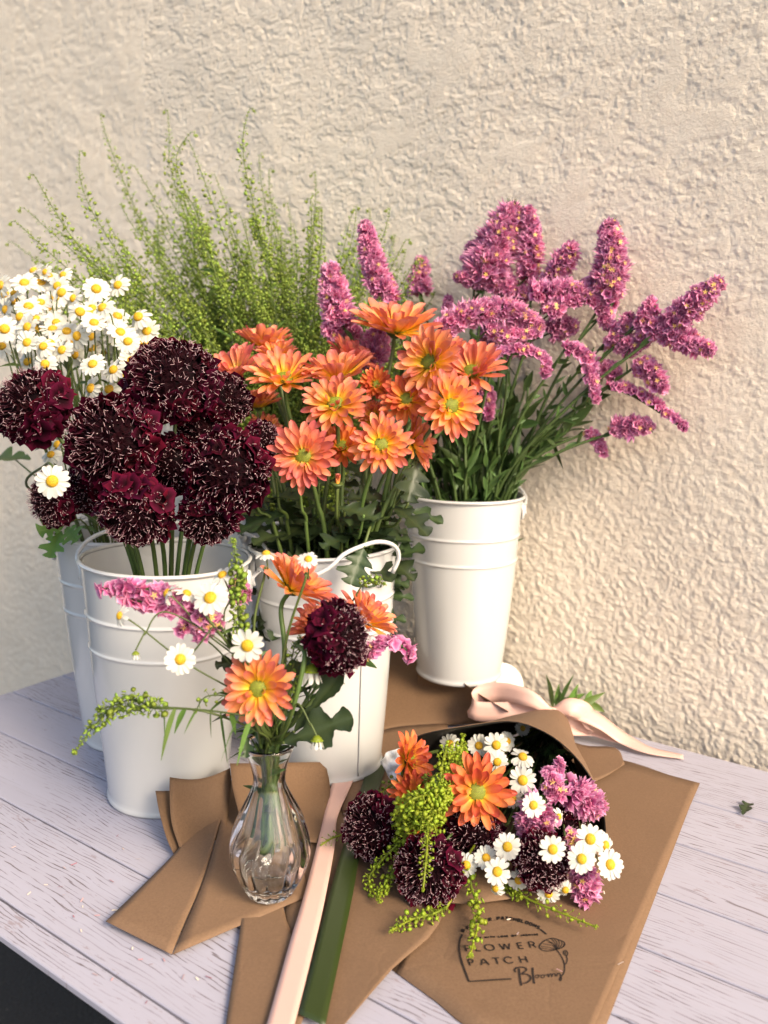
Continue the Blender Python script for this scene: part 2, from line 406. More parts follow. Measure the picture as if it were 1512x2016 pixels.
table = thing('table', 'whitewashed plank table under all the flowers and buckets', 'table', tb(A0, front, -.75))
mb = MB(); A1 = 1.05
# seams measured across the boards
seams = [T(*q).dot(BN) for q in ((148, 1650), (185, 1890), (100, 1481))] + [T(*q).dot(BN) for q in ((1438, 1597), (1420, 1689), (1400, 1795), (1375, 1911), (1205, 2003))]

seams = sorted([WD, -.799, -.713, -.631, -.559, -.484, -.402, -.316, front])
for i in range(len(seams) - 1):
    lo, hi = seams[i] + .0009, seams[i + 1] - .0009
    na = 60; a = np.linspace(A0, A1, na); ch = .0016
    prof = [(lo, -.005), (lo, -ch * .5), (lo + ch * .4, 0), (hi - ch * .4, 0), (hi, -ch * .5), (hi, -.005)]
    V = np.array([[(aa, y + (0 if 0 < k < 5 else 0), z) for k, (y, z) in enumerate(prof)] for aa in a]).reshape(-1, 3)
    mb.add(V, grid_faces(na, 6), 0, (i * .618) % 1)
def local_table(mb):                                    # (along, across, up) -> world axes of the table
    mb.V = [np.stack([BD.x * v[:, 0] + BN.x * v[:, 1], BD.y * v[:, 0] + BN.y * v[:, 1], v[:, 2]], 1) for v in mb.V]; return mb
# boards keep their own axes: object rotated so that x runs along the boards
tt = bpy.data.objects.new('tabletop', mb.mesh('tabletop', M['boards'], (0, 0, 0), False)); COL.objects.link(tt)
tt.parent = table
rot = Matrix(((BD.x, -BN.x, 0), (BD.y, -BN.y, 0), (0, 0, 1)))
for v in tt.data.vertices: v.co.y = -v.co.y
print('det', rot.determinant())
tt.data.flip_normals()
tt.matrix_parent_inverse = Matrix.Identity(4)
tt.location = (-table.location.x, -table.location.y, .75); tt.rotation_euler = rot.to_euler()
M['brownwood'] = simple('brown_wood', (.12, .05, .03), .6)[0]
mb = MB(); V = MB()
box(mb, (A0 + .03, WD + .01, -.035), (A1 - .01, front - .035, -.0055)); part('table_frame', local_table(mb), M['brownwood'], table, smooth=False)
for aa in (A0 + .03, A1 - .1):
    for nn in (WD + .03, front - .07):
        mb = MB(); box(mb, (aa, nn, -.75), (aa + .05, nn + .05, -.0352)); part('leg', local_table(mb), M['brownwood'], table, smooth=False)

# ================================================================ buckets
BR, Br, BH = .0776, .0566, .237
def bail(lean, ext=.012, hh=.085, R0=BR):
    pts = []
    for u in np.linspace(0, math.pi, 25):
        x = (R0 + .004 + ext * math.sin(u) ** .5 if 0 < u < math.pi else R0 + .004) * math.cos(u)
        r = hh * math.sin(u) ** .75 if 0 < u < math.pi else 0
        pts.append((x, r * math.sin(lean), r * math.cos(lean)))
    return np.array(pts)
def bucket(loc, label, yaw=0, lean=1.2, tilt=(0, 0), s=(1, 1), seam=-.3, hh=.085, ext=.012, path=None):
    b_ = thing('bucket', label, 'bucket', loc, 'white metal flower buckets')
    b_.rotation_euler = (tilt[1], tilt[0], yaw)
    s1, s2 = s; Rr, rr, H = BR * s1, Br * s1, BH * s2
    def rad(z): return rr + (Rr - rr) * (z / H) ** .92
    outer = [(0.001, .004), (rr - .006, .004), (rr - .003, 0), (rr + .0012, 0), (rr + .0022, .0022), (rr + .0012, .0045)]
    for z in np.linspace(.006, H - .004, 60):
        e = 0
        for zc in (.155 / .237 * H + .0, .187 / .237 * H):
            e += .0013 * math.exp(-((z - zc) / .0016) ** 2)
        outer.append((rad(z) + e, z))
    zz = sorted(set([o[1] for o in outer[6:]] + [zc + d for zc in (.155 / .237 * H, .187 / .237 * H) for d in (-.003, -.002, -.001, 0, .001, .002, .003)]))
    outer = outer[:6] + [(rad(z) + sum(.0014 * math.exp(-((z - zc) / .0015) ** 2) for zc in (.155 / .237 * H, .187 / .237 * H)), z) for z in zz]
    inner = [(rad(z) - .0008, z) for z in np.linspace(H - .004, .008, 20)] + [(.001, .008)]
    wav = lambda r, z, a: r + .0004 * np.sin(3 * a + z * 20) + .0003 * np.sin(5 * a - z * 33)
    mb = MB(); lathe(mb, outer, 96, wav); lathe(mb, inner, 96, wav)
    body = part_l('body', mb, M['enamel'], b_)
    mb = MB(); k = 72; a = np.linspace(0, 2 * np.pi, k, endpoint=False)
    c = [(Rr + .0008 + .0021 * math.cos(q), H - .0020 + .0021 * math.sin(q)) for q in np.linspace(0, 2 * np.pi, 9)]
    lathe(mb, c, 96, wav); part_l('rim', mb, M['enamel'], b_)
    mb = MB(); rs = [(rad(z) + .0012, z) for z in np.linspace(.006, H - .005, 30)]
    pth = np.array([(r * math.cos(seam), r * math.sin(seam), z) for r, z in rs]); tube(mb, pth, .0007, 5); part_l('seam', mb, M['enamel'], b_)
    zc = H - .022
    for sx in (-1, 1):
        mb = MB(); xx = rad(zc) + .0015
        pr = [(0.0001, .0045), (.004, .004), (.0068, .0025), (.0072, 0)]
        tmp = MB(); lathe(tmp, [(r, z) for r, z in pr], 20); tmp.V = [v * np.array([1, 1.6, 1]) for v in tmp.V]
        mb.merge(tmp, basis((sx, 0, .06)), (sx * xx, 0, zc)); part_l('handle_lug', mb, M['enamel'], b_)
    pts = bail(lean, ext, hh, Rr); pts[:, 2] += zc + .004
    if path is not None:
        iv = b_.rotation_euler.to_matrix().transposed(); pts = np.array([tuple(iv @ (Vector(tuple(q)) - b_.location)) for q in path])
    lo = [(math.copysign(1, pts[0][0]) * (rad(zc) + .007), 0, zc - .004)]
    hi = [(-(rad(zc) + .007), 0, zc - .004)]
    if path is not None: lo, hi = [], []
    mb = MB(); tube(mb, smooth_path(lo + list(pts) + hi, 3), .0021, 8); part_l('handle', mb, M['enamel'], b_)
    b_['rim'] = (Rr, H)
    del b_['rim']
    return b_
def part_l(name, mb, mat, parent, label=None, smooth=True):
    o = bpy.data.objects.new(name, mb.mesh(name, mat, (0, 0, 0), smooth)); COL.objects.link(o); o.parent = parent
    if label: o['label'] = label
    return o
class BK: pass
def mk(x, y, z, R_, r_, H_): 
    k = BK(); k.c = np.array([x, y, z]); k.R = R_; k.r = r_; k.H = H_; return k
bL = mk(-.2115, .774, .0003, BR, Br, BH); bM = mk(-.0535, .829, .0045, BR * .945, Br * .92, BH * 1.0)
fR = .8916
bR_ = mk(.1067 * fR, 1.105 * fR, .0465, BR * .9, Br * .9, BH * .94)
bD = mk(-.281, .905, .0003, BR, Br, BH); bG = mk(-.105, 1.03, .0003, BR * .98, Br * .98, BH)
bucket(tuple(bL.c), 'white metal bucket at the front left holding the dark red scabiosas', 0, 1.05, (.028, 0), seam=1.6, hh=.075, ext=.026)
bucket(tuple(bM.c), 'white metal bucket in the middle holding the orange flowers, standing on kraft paper', .35, -1.22, (-.026, 0), (.945, 1.0), seam=-1.33, path=[P(773, 1128, .792), P(785, 1100, .79), P(781, 1080, .785), P(765, 1069, .775), P(740, 1067, .765), P(710, 1076, .757), P(676, 1092, .75), P(647, 1119, .748), P(600, 1140, .748), P(550, 1140, .76), P(515, 1120, .785), P(508, 1125, .81)])
bucket(tuple(bR_.c), 'white metal bucket by the wall on the right holding the pink statice', .1, .95, (0, 0), (.9, .94), seam=2, hh=.06, ext=.014)
bucket(tuple(bD.c), 'white metal bucket at the far left, behind the scabiosa bucket, holding the daisies', .2, 1.3, (0, 0), seam=2)
bucket(tuple(bG.c), 'white metal bucket at the back holding the tall green sprays, mostly hidden', .6, 1.3, (0, 0), (.98, 1.0), seam=2)
E=None
# ================================================================ paper, ribbons, small things
def loft(mb, ea, eb, nu=16, nv=12, bulge=0.0, r=0.0):
    """sheet between two edges given as (px, py, z) points"""
    A = smooth_path([T(*p) for p in ea], 6); B = smooth_path([T(*p) for p in eb], 6)
    A = resamp(A, nu); B = resamp(B, nu); v = np.linspace(0, 1, nv)[None, :, None]
    G = A[:, None] * (1 - v) + B[:, None] * v
    G[:, :, 2] += bulge * np.sin(np.pi * v[:, :, 0])
    mb.add(G.reshape(-1, 3), grid_faces(nu, nv), 0, r); return G
def resamp(p, n):
    d = np.concatenate([[0], np.cumsum(np.linalg.norm(np.diff(p, axis=0), axis=1))]); u = np.linspace(0, d[-1], n)
    return np.stack([np.interp(u, d, p[:, i]) for i in range(3)], 1)
def thick(o, t=.0003):
    s = o.modifiers.new('thickness', 'SOLIDIFY'); s.thickness = t; s.offset = 0
def sub(o): 
    s = o.modifiers.new('sub', 'SUBSURF'); s.levels = 1; s.render_levels = 1
KG = 'kraft paper sheets lying on the table'
def sheet(name, label, lofts, mat='kraft', pre=None):
    mb = MB()
    for L in lofts: loft(mb, *L[:2], **(L[2] if len(L) > 2 else {}))
    V = np.concatenate(mb.V); org = (V[:, 0].mean(), V[:, 1].mean(), 0)
    o = single(name, mb, M[mat], label, 'paper', org); thick(o); return o
# envelope with the printed logo, two layers
mb = MB()
CA = [(760, 1500, .0016), (740, 1700, .0016), (780, 1915, .0012), (962, 2050, .0012)]
CB = [(1378, 1542, .0022), (1330, 1652, .0026), (1257, 1822, .0020), (1156, 2050, .0016)]
E1 = [(1160, 1490, .002), (1230, 1502, .002), (1378, 1542, .002)]
mb = MB(); loft(mb, [(1000, 1455, .002), (1160, 1490, .0022), (1230, 1503, .0022), (1378, 1542, .0024)], [(780, 1915, .0012), (850, 1965, .0012), (962, 2042, .0012), (1156, 2052, .0016)], 30, 24)
env = thing('kraft_envelope', 'large flat kraft envelope with a black printed logo, under the wrapped bouquet', 'envelope', tuple(T(1060, 1800)))
e1 = part('front_sheet', mb, M['kraft'], env); thick(e1, .0003)
mb = MB(); loft(mb, [(1010, 1452, .0006), (1165, 1487, .0006), (1240, 1500, .0006), (1374, 1546, .0006)], [(770, 1908, .0006), (850, 1966, .0005), (958, 2040, .0005), (1180, 2054, .0006)], 16, 12)
e2 = part('back_sheet', mb, M['kraft'], env); thick(e2, .0003)
mb = MB(); loft(mb, [(600, 1560, .0006), (700, 1545, .0006), (990, 1460, .0006)], [(610, 1910, .0006), (700, 1910, .0006), (780, 1908, .0006)], 10, 10)

# middle sheets under ribbons and vase
sheet('kraft_sheet', 'kraft paper sheet under the two ribbons, its long edge crossing the logo envelope',
      [([(560, 1500, .003), (600, 1640, .003), (560, 1800, .003), (612, 1925, .0034), (650, 2060, .0034)],
        [(790, 1460, .0035), (840, 1640, .0036), (872, 1800, .0068), (770, 1910, .0055), (640, 2062, .004)], dict(nu=24, nv=16))])
sheet('kraft_sheet', 'narrow kraft paper sheet in front of the glass vase, running off the bottom edge',
      [([(500, 1560, .0042), (492, 1700, .0042), (478, 1795, .0046), (462, 1900, .0042), (438, 2060, .003)],
        [(600, 1560, .0042), (572, 1700, .0042), (560, 1800, .0042), (616, 1925, .0045), (575, 2062, .0045)], dict(nu=24, nv=12))])
# flattened cone at the left with its mouth curled open
cone = thing('kraft_cone', 'empty flattened kraft paper cone with curled open mouth, left of the glass vase', 'paper cone', tuple(T(420, 1700)))
mb = MB(); loft(mb, [(208, 1814, .0075), (280, 1744, .0075), (352, 1670, .009), (400, 1600, .014), (453, 1525, .020)],
                    [(338, 1879, .0035), (362, 1820, .006), (396, 1740, .010), (424, 1650, .015), (456, 1528, .021)], 20, 10)
thick(part('front_panel', mb, M['kraft'], cone))
mb = MB(); loft(mb, [(340, 1879.5, .0036), (364, 1820, .0056), (398, 1740, .0096), (426, 1650, .0145), (457, 1530, .0205)],
                    [(612, 1762, .005), (590, 1700, .006), (560, 1640, .007), (530, 1590, .008), (500, 1540, .009)], 20, 10)
thick(part('side_panel', mb, M['kraft'], cone))
mb = MB(); loft(mb, [(334, 1530, .052), (334, 1570, .040), (338, 1620, .024), (353, 1668, .0095)],
                    [(453, 1512, .050), (455, 1545, .036), (450, 1590, .022), (444, 1640, .012)], 16, 12, -.006)
thick(part('mouth_flap', mb, M['kraft_shade'], cone))
mb = MB(); loft(mb, [(306, 1557, .040), (314, 1600, .028), (328, 1650, .014), (342, 1682, .004)],
                    [(400, 1535, .040), (395, 1580, .026), (390, 1630, .012), (395, 1680, .004)], 16, 8, -.004)
thick(part('mouth_flap', mb, M['kraft_shade'], cone))
mb = MB(); loft(mb, [(453, 1503, .056), (458, 1550, .042), (470, 1600, .028), (486, 1650, .012)],
                    [(640, 1500, .0290), (650, 1550, .0100), (645, 1600, .0070), (640, 1660, .0058)], 16, 16, 0)
o = part('back_flap', mb, M['kraft_shade'], cone); thick(o)
# sheet behind, folded up against the right bucket
sheet('kraft_sheet', 'large brown kraft sheet between the middle bucket and the right bucket',
      [([(690, 1215, .050), (745, 1228, .052), (800, 1262, .053), (870, 1312, .053), (940, 1364, .050), (1000, 1400, .040)],
        [(640, 1500, .0028), (700, 1470, .003), (760, 1440, .004), (830, 1430, .004), (930, 1425, .004), (1010, 1420, .004)], dict(nu=20, nv=16, bulge=.002))], 'kraft_shade')
sheet('kraft_sheet', 'pale kraft sheet on the table behind the bouquet, left of its white tissue',
      [([(640, 1500, .0052), (700, 1450, .0052), (790, 1428, .0052), (880, 1424, .0052)],
        [(690, 1640, .0050), (760, 1600, .005), (820, 1560, .005), (900, 1520, .005)], dict(nu=14, nv=10))])
sheet('kraft_sheet', 'small pointed kraft paper corner poking out behind the bouquet sleeve',
      [([(1080, 1440, .007), (1148, 1467, .008), (1212, 1472, .008), (1230, 1504, .007)], [(1080, 1560, .006), (1130, 1550, .006), (1184, 1533, .006), (1229, 1505, .007)], dict(nu=14, nv=10))])
# low kraft box the right bucket stands on
mb = MB(); cb = Vector(bR_.c); cb.z = 0
box(mb, (-.038, -.040, .0005), (.034, .036, .0455), np.array([[BD.x, BN.x, 0], [BD.y, BN.y, 0], [0, 0, 1]]))
mb.V = [v + np.array([cb.x, cb.y, 0]) for v in mb.V]
single('kraft_box', mb, M['kraft_shade'], 'low flat kraft box under the bucket of pink statice', 'box', (cb.x, cb.y, 0), smooth=False)

# ribbons
def ribbon(name, label, ea, eb, mat, cat='ribbon'):
    mb = MB(); G = loft(mb, ea, eb, 60, 5, 0)
    o = single(name, mb, M[mat], label, cat, tuple(G[30, 2] * [1, 1, 0])); thick(o, .0004); return o
def gz(pts, z): return [(a, b, z + dz) for a, b, dz in pts]
ribbon('ribbon', 'long pale pink satin ribbon running from under the middle bucket to the bottom edge',
       gz([(668, 1500, 0), (651, 1551, 0), (628, 1648, .001), (598, 1764, .002), (570, 1857, .001), (524, 2020, 0), (500, 2080, 0)], .0074),
       gz([(712, 1500, 0), (689, 1551, 0), (664, 1610, .001), (660, 1660, .001), (641, 1764, .002), (620, 1857, .001), (579, 2020, 0), (560, 2080, 0)], .0075), 'pinkr')
ribbon('ribbon', 'long olive green satin ribbon lying beside the pale pink one, cut at the bottom',
       gz([(730, 1490, 0), (714, 1542, 0), (681, 1648, .001), (647, 1764, .0015), (612, 1903, .001), (587, 1996, 0)], .0074),
       gz([(766, 1490, 0), (750, 1542, 0), (716, 1648, .001), (694, 1764, .0015), (665, 1903, .001), (640, 2020, 0)], .0074), 'greenr')

def strokes_on(mb, pts, z, wd, closed=False, sc_=None):
    """flat inked stroke on the paper: pts are positions on the sheet"""
    p = np.array([tuple(T(x, y, z)) for x, y in pts])
    if len(p) > 2: p = resamp(smooth_path(p, 6), max(8, len(p) * 5))
    tg = np.gradient(p, axis=0); tg /= np.linalg.norm(tg, axis=1)[:, None] + 1e-12
    s = np.cross(tg, [0, 0, 1.]) * wd / 2
    V = np.stack([p - s, p + s], 1).reshape(-1, 3); mb.add(V, grid_faces(len(p), 2))
Z1 = .0021
LG = lambda x, y: (860 + x * .21164, 1760 + y * .21164)       # coordinates of the logo as printed
mb = MB()
def S(pts, wd=.0008): strokes_on(mb, [LG(*q) for q in pts], Z1, wd * 1.2)
S([(236, 376), (214, 430), (208, 490), (214, 550), (236, 640), (300, 813)], .0011)
S([(298, 813), (400, 807), (520, 799), (694, 789)], .0010); S([(962, 328), (992, 350), (1021, 374)], .0012)
# poppy
S([(1112, 516), (1060, 528), (1000, 528), (960, 505), (955, 480), (975, 455), (1010, 430), (1060, 413), (1090, 412), (1130, 425), (1175, 440), (1192, 462), (1180, 488), (1150, 505), (1112, 516)], .0007)
for q in ([(1112, 516), (1080, 480), (1030, 470), (985, 462)], [(1112, 516), (1090, 470), (1050, 440), (1020, 428)], [(1112, 516), (1105, 470), (1080, 430), (1065, 413)],
          [(1112, 516), (1060, 500), (1000, 490), (960, 482)], [(1112, 516), (1050, 515), (990, 505), (962, 500)], [(1112, 516), (1118, 470), (1112, 440), (1090, 418)],
          [(1112, 516), (1135, 480), (1140, 450), (1130, 428)], [(1112, 516), (1150, 490), (1165, 460), (1160, 438)], [(1112, 516), (1160, 500), (1180, 480), (1188, 462)],
          [(1112, 516), (1100, 480), (1065, 455), (1035, 450)]): S(q, .00042)
S([(1112, 516), (1150, 565), (1180, 625), (1190, 680), (1182, 735), (1155, 770), (1142, 795), (1150, 808), (1160, 795), (1155, 765), (1140, 735), (1122, 745), (1118, 765)], .00065)
S([(1188, 665), (1210, 630), (1214, 600), (1206, 575)], .0006)
S([(1206, 575), (1185, 560), (1180, 540), (1190, 525), (1208, 530), (1218, 550), (1214, 570), (1206, 575)], .0006); S([(1200, 572), (1196, 550), (1200, 532)], .0004)
# script word
S([(735, 728), (725, 705), (745, 685), (790, 680), (830, 690), (832, 710), (800, 735), (785, 745), (830, 745), (870, 765), (868, 800), (835, 825), (800, 832)], .0009)
S([(765, 690), (772, 760), (788, 852)], .0010); S([(893, 683), (897, 760), (908, 834)], .0010)
for cx0 in (932, 985): S([(cx0, 750), (cx0 - 14, 762), (cx0 - 8, 780), (cx0 + 10, 778), (cx0 + 16, 760), (cx0, 750), (cx0 + 22, 755), (cx0 + 34, 756)], .00048)
S([(1015, 756), (1036, 745), (1040, 775), (1052, 745), (1066, 742), (1070, 772), (1082, 742), (1098, 740), (1104, 765), (1118, 755)], .0005)
FONT = {'A': [[(0, 0), (.5, 1), (1, 0)], [(.18, .36), (.82, .36)]], 'B': [[(0, 0), (0, 1)], [(0, 1), (.6, 1), (.8, .8), (.6, .53), (0, .53)], [(.6, .53), (.95, .3), (.7, 0), (0, 0)]],
        'C': [[(.95, .8), (.6, 1), (.2, .9), (0, .5), (.2, .1), (.6, 0), (.95, .2)]], 'E': [[(.8, 1), (0, 1)], [(0, 1), (0, 0)], [(0, 0), (.8, 0)], [(0, .5), (.7, .5)]],
        'F': [[(0, 0), (0, 1)], [(0, 1), (.8, 1)], [(0, .5), (.7, .5)]], 'G': [[(.95, .8), (.6, 1), (.2, .9), (0, .5), (.2, .1), (.6, 0), (.95, .15), (.95, .45)], [(.95, .45), (.6, .45)]],
        'H': [[(0, 0), (0, 1)], [(.9, 0), (.9, 1)], [(0, .5), (.9, .5)]], 'I': [[(.5, 0), (.5, 1)]], 'J': [[(.8, 1), (.8, .25), (.5, 0), (.1, .15)]], 'L': [[(0, 1), (0, 0)], [(0, 0), (.8, 0)]],
        'M': [[(0, 0), (0, 1)], [(0, 1), (.5, .3)], [(.5, .3), (1, 1)], [(1, 1), (1, 0)]], 'N': [[(0, 0), (0, 1)], [(0, 1), (.9, 0)], [(.9, 0), (.9, 1)]],
        'O': [[(.5, 1), (.12, .85), (0, .5), (.12, .15), (.5, 0), (.88, .15), (1, .5), (.88, .85), (.5, 1)]], 'P': [[(0, 0), (0, 1)], [(0, 1), (.6, 1), (.85, .75), (.6, .48), (0, .48)]],
        'R': [[(0, 0), (0, 1)], [(0, 1), (.6, 1), (.85, .75), (.6, .5), (0, .5)], [(.5, .5), (.9, 0)]], 'S': [[(.85, .85), (.5, 1), (.1, .85), (.15, .6), (.75, .4), (.88, .15), (.5, 0), (.05, .15)]],
        'T': [[(0, 1), (1, 1)], [(.5, 1), (.5, 0)]], 'V': [[(0, 1), (.5, 0)], [(.5, 0), (1, 1)]], 'W': [[(0, 1), (.27, 0)], [(.27, 0), (.55, .95)], [(.55, .95), (.83, 0)], [(.83, 0), (1.1, 1)]],
        'Y': [[(0, 1), (.5, .5)], [(1, 1), (.5, .5)], [(.5, .5), (.5, 0)]],
        '@': [[(.7, .3), (.5, .65), (.3, .4), (.5, .25), (.7, .6), (.8, .25), (1, .5), (.8, .9), (.4, 1), (.05, .7), (.05, .3), (.4, 0), (.8, .05)]], '.': [[(.4, 0), (.6, .04)]]}
def text(word, org, dx, up, w_, h_, wd):
    """org, dx (advance per letter), up as vectors in logo coordinates"""
    for i, ch in enumerate(word):
        for stt in FONT.get(ch, []):
            S([(org[0] + dx[0] * i + dx[0] / max(abs(dx[0]), 1e-6) * 0 + u * w_[0] + v * h_[0], org[1] + dx[1] * i + u * w_[1] + v * h_[1]) for u, v in stt], wd)
for ch, x, y, wdt in (('F', 280, 535, 45), ('L', 372, 530, 48), ('O', 460, 525, 84), ('W', 600, 517, 88), ('E', 768, 508, 52), ('R', 874, 500, 58)):
    text(ch, (x, y), (1, 0), None, (wdt, -wdt * .04), (-22, -54), .00085)
for ch, x, y, wdt in (('P', 312, 666, 48), ('A', 415, 662, 74), ('T', 536, 653, 66), ('C', 640, 645, 80), ('H', 786, 638, 66)):
    text(ch, (x, y), (1, 0), None, (wdt, -wdt * .04), (-22, -58), .00085)
s_txt = 'GROWN WITH LOVE BY JASMINE'
for i, ch in enumerate(s_txt):
    u = i / (len(s_txt) - 1); text(ch, (295 + u * 636, 418 - u * 34), (1, 0), None, (16, -1), (-3, -14), .0007)
s_txt = '@FLOWER.PATCHBLOOMS'
for i, ch in enumerate(s_txt):
    u = i / (len(s_txt) - 1); xx = 240 + 690 * (u ** .93); 
    arc = lambda x: 240 + ((x - 600) / 375) ** 2 * 128 if x < 600 else 238 + ((x - 600) / 340) ** 2 * 84
    yy = arc(xx) ; sl = (arc(xx + 10) - arc(xx - 10)) / 20; nrm = math.hypot(1, sl)
    text(ch, (xx, yy), (1, 0), None, (24 / nrm, 24 * sl / nrm), (27 * sl / nrm, -27 / nrm), .0009)
part('printed_logo', mb, M['ink'], env, smooth=False)

# vase
prof_o = [(0, .002), (.012, .0012), (.0155, .0004), (.0175, .0012), (.0195, .004), (.0235, .012), (.0275, .021), (.0303, .031), (.0312, .038), (.0303, .047), (.0275, .057), (.0235, .067), (.0190, .0765), (.0150, .085), (.0128, .0915), (.0122, .096),
          (.0128, .101), (.0145, .108), (.0166, .115), (.0185, .1200), (.0196, .1222), (.0197, .1240), (.0188, .1252)]
prof_i = [(.0176, .1245), (.0168, .1225), (.0145, .1140), (.0122, .106), (.0103, .0985), (.0098, .095), (.0106, .090), (.0132, .083), (.0172, .074), (.0217, .0645), (.0255, .0555), (.0282, .0465), (.0290, .038), (.0280, .030), (.0250, .0215), (.0205, .0135), (.015, .0095), (.0, .0085)]
def rib(r, z, a):
    env_ = np.clip((.100 - z) / .02, 0, 1) * np.clip((z + .004) / .01, 0, 1)
    tw = .55 * np.sin(z * 62) * .5 + .3 * np.sin(z * 140 + 2 * a) * .35
    q = np.abs(np.cos(8 * (a + tw * .32)))
    if r.ndim == 2 and r.shape[0] > MASKR: env_ = env_ * (np.arange(r.shape[0]) < MASKR)[:, None]
    return r * (1 + env_ * (.060 * (1 - q ** .8) * -1 + .02) + .006 * np.sin(3 * a + z * 90) * env_)
def resm(pr, n=70):
    p = np.array([(a, 0, b) for a, b in pr]); q = resamp(smooth_path(p, 6), n); return [(max(x[0], 0), x[2]) for x in q]
vc = T(533, 1752, .009); VZ = .0075
MASKR = 80
vase = thing('glass_vase', 'small clear ribbed glass vase holding a mixed posy, standing on kraft paper', 'vase', (vc.x, vc.y, VZ))
mb = MB(); lathe(mb, resm(prof_o, 80) + resm(prof_i, 60), 128, rib); part_l('glass', mb, M['glass'], vase)

# sleeve of the wrapped bouquet
rim_pts = [(1186, 1690, .010), (1194, 1640, .022), (1186, 1575, .050), (1160, 1518, .074), (1115, 1466, .090), (1062, 1432, .098), (1000, 1417, .100), (910, 1430, .097), (826, 1449, .090), (800, 1482, .066), (792, 1540, .034), (798, 1600, .010)]
bow = Vector(T(1088, 1418, .022))
rim = resamp(smooth_path([T(*p) for p in rim_pts], 6), 40)
ca = []
axis = (Vector(tuple(rim.mean(0))) - bow); axis.normalize()
side = Vector((0, 0, 1)).cross(axis).normalized()
for i in range(40):
    u = i / 39; an = math.pi * (.98 - 1.05 * u) - .1
    ca.append(bow + side * (.017 * math.cos(math.pi - an) * -1) + Vector((0, 0, .016 * math.sin(an))))
ca = np.array([tuple(q) for q in ca])
if np.linalg.norm(ca[0] - rim[0]) > np.linalg.norm(ca[-1] - rim[0]): ca = ca[::-1]
def cone_grid(offset, nv=24, push=0.0):
    v = np.linspace(0, 1, nv)[None, :, None]; G = ca[:, None] * (1 - v) + rim[:, None] * v
    ctr = np.array(tuple(bow))[None, None] * (1 - v) + np.array([rim[:, 0].mean(), rim[:, 1].mean(), .03])[None, None] * v
    G = G + (G - ctr) * (-.05 * np.sin(np.pi * v) + .02 * np.sin(9 * v + np.linspace(0, 6, 40)[:, None, None]))
    d = ctr - G; d /= np.linalg.norm(d, axis=2)[..., None]; return G + d * offset
slv = thing('kraft_sleeve', 'kraft paper sleeve with black lining wrapped round the lying bouquet', 'paper sleeve', (bow.x, bow.y, 0))
G = cone_grid(0); mb = MB(); mb.add(G.reshape(-1, 3), grid_faces(40, 24)); thick(part('outer_paper', mb, M['kraft'], slv), .0003)
G = cone_grid(.0008); mb = MB(); mb.add(G.reshape(-1, 3), grid_faces(40, 24)); thick(part('black_lining', mb, M['lining'], slv), .0003)
mb = MB(); loft(mb, [(700, 1640, .0075), (780, 1740, .0085), (880, 1778, .009), (1013, 1768, .009), (1120, 1740, .009), (1194, 1660, .012)], [(1050, 1440, .010), (1066, 1436, .010), (1080, 1434, .010), (1095, 1432, .010), (1105, 1430, .010), (1110, 1428, .012)], 20, 14)
thick(part('bottom_paper', mb, M['kraft'], slv))
# rear tail of the sleeve beyond the bow
mb = MB(); loft(mb, [(1070, 1400, .03), (1090, 1392, .036), (1110, 1405, .03)], [(1070, 1372, .02), (1110, 1366, .045), (1150, 1380, .012)], 10, 8)
# white tissue
mb = MB(); nu, nv = 26, 26
Aa = resamp(smooth_path([T(748, 1500, .038), T(765, 1480, .045), T(800, 1472, .045), T(840, 1480, .03)], 6), nu); Bb = resamp(smooth_path([T(775, 1545, .012), T(785, 1560, .010), T(800, 1570, .008), T(850, 1560, .006)], 6), nu)
v = np.linspace(0, 1, nv)[None, :, None]; G = Aa[:, None] * (1 - v) + Bb[:, None] * v
G += (vnoise(G[..., 0] * 160 + 50, G[..., 1] * 160 + G[..., 2] * 120, 21) - .5)[..., None] * np.array([.004, -.012, .006])
mb.add(G.reshape(-1, 3), grid_faces(nu, nv)); tis = single('tissue', mb, M['tissue'], 'crumpled white tissue between the middle bucket and the bouquet', 'tissue', tuple(T(790, 1540))); thick(tis, .0006)
# bow
def band(mb, pts, wdt, wdir, twist=None, n=40):
    p = resamp(smooth_path([T(*q) for q in pts], 8), n); tg, _, _ = frames(p)
    wd = []
    for i in range(n):
        u = i / (n - 1); k = min(int(u * (len(wdir) - 1)), len(wdir) - 2); f = u * (len(wdir) - 1) - k
        d = np.array(wdir[k]) * (1 - f) + np.array(wdir[k + 1]) * f; d = d - tg[i] * np.dot(d, tg[i]); d /= np.linalg.norm(d); wd.append(d)
    wd = np.array(wd); ww = np.interp(np.linspace(0, 1, n), np.linspace(0, 1, len(wdt)), wdt)[:, None]
    V = np.stack([p - wd * ww / 2, p - wd * ww / 6, p + wd * ww / 6, p + wd * ww / 2], 1); mb.add(V.reshape(-1, 3), grid_faces(n, 4))
rb = thing('ribbon_bow', 'pale pink satin bow tied round the back of the bouquet sleeve', 'bow', (bow.x, bow.y, 0))
up = (0, .2, 1)
mb = MB(); band(mb, [(1083, 1402, .042), (1040, 1374, .056), (975, 1362, .052), (935, 1375, .044), (930, 1396, .036), (965, 1402, .034), (1030, 1400, .038), (1083, 1406, .041)], [.008, .02, .022, .022, .022, .02, .008], [up, (0, .5, 1), up, (.3, .1, 1), up, (0, .6, .8), up]); thick(part('loop', mb, M['pinkr'], rb), .0004)
mb = MB(); band(mb, [(1088, 1404, .036), (1120, 1392, .046), (1150, 1402, .040), (1160, 1425, .024), (1130, 1424, .024), (1088, 1410, .034)], [.008, .02, .022, .022, .02, .008], [up, (0, .6, .8), up, (.3, .2, 1), up, up]); thick(part('loop', mb, M['pinkr'], rb), .0004)
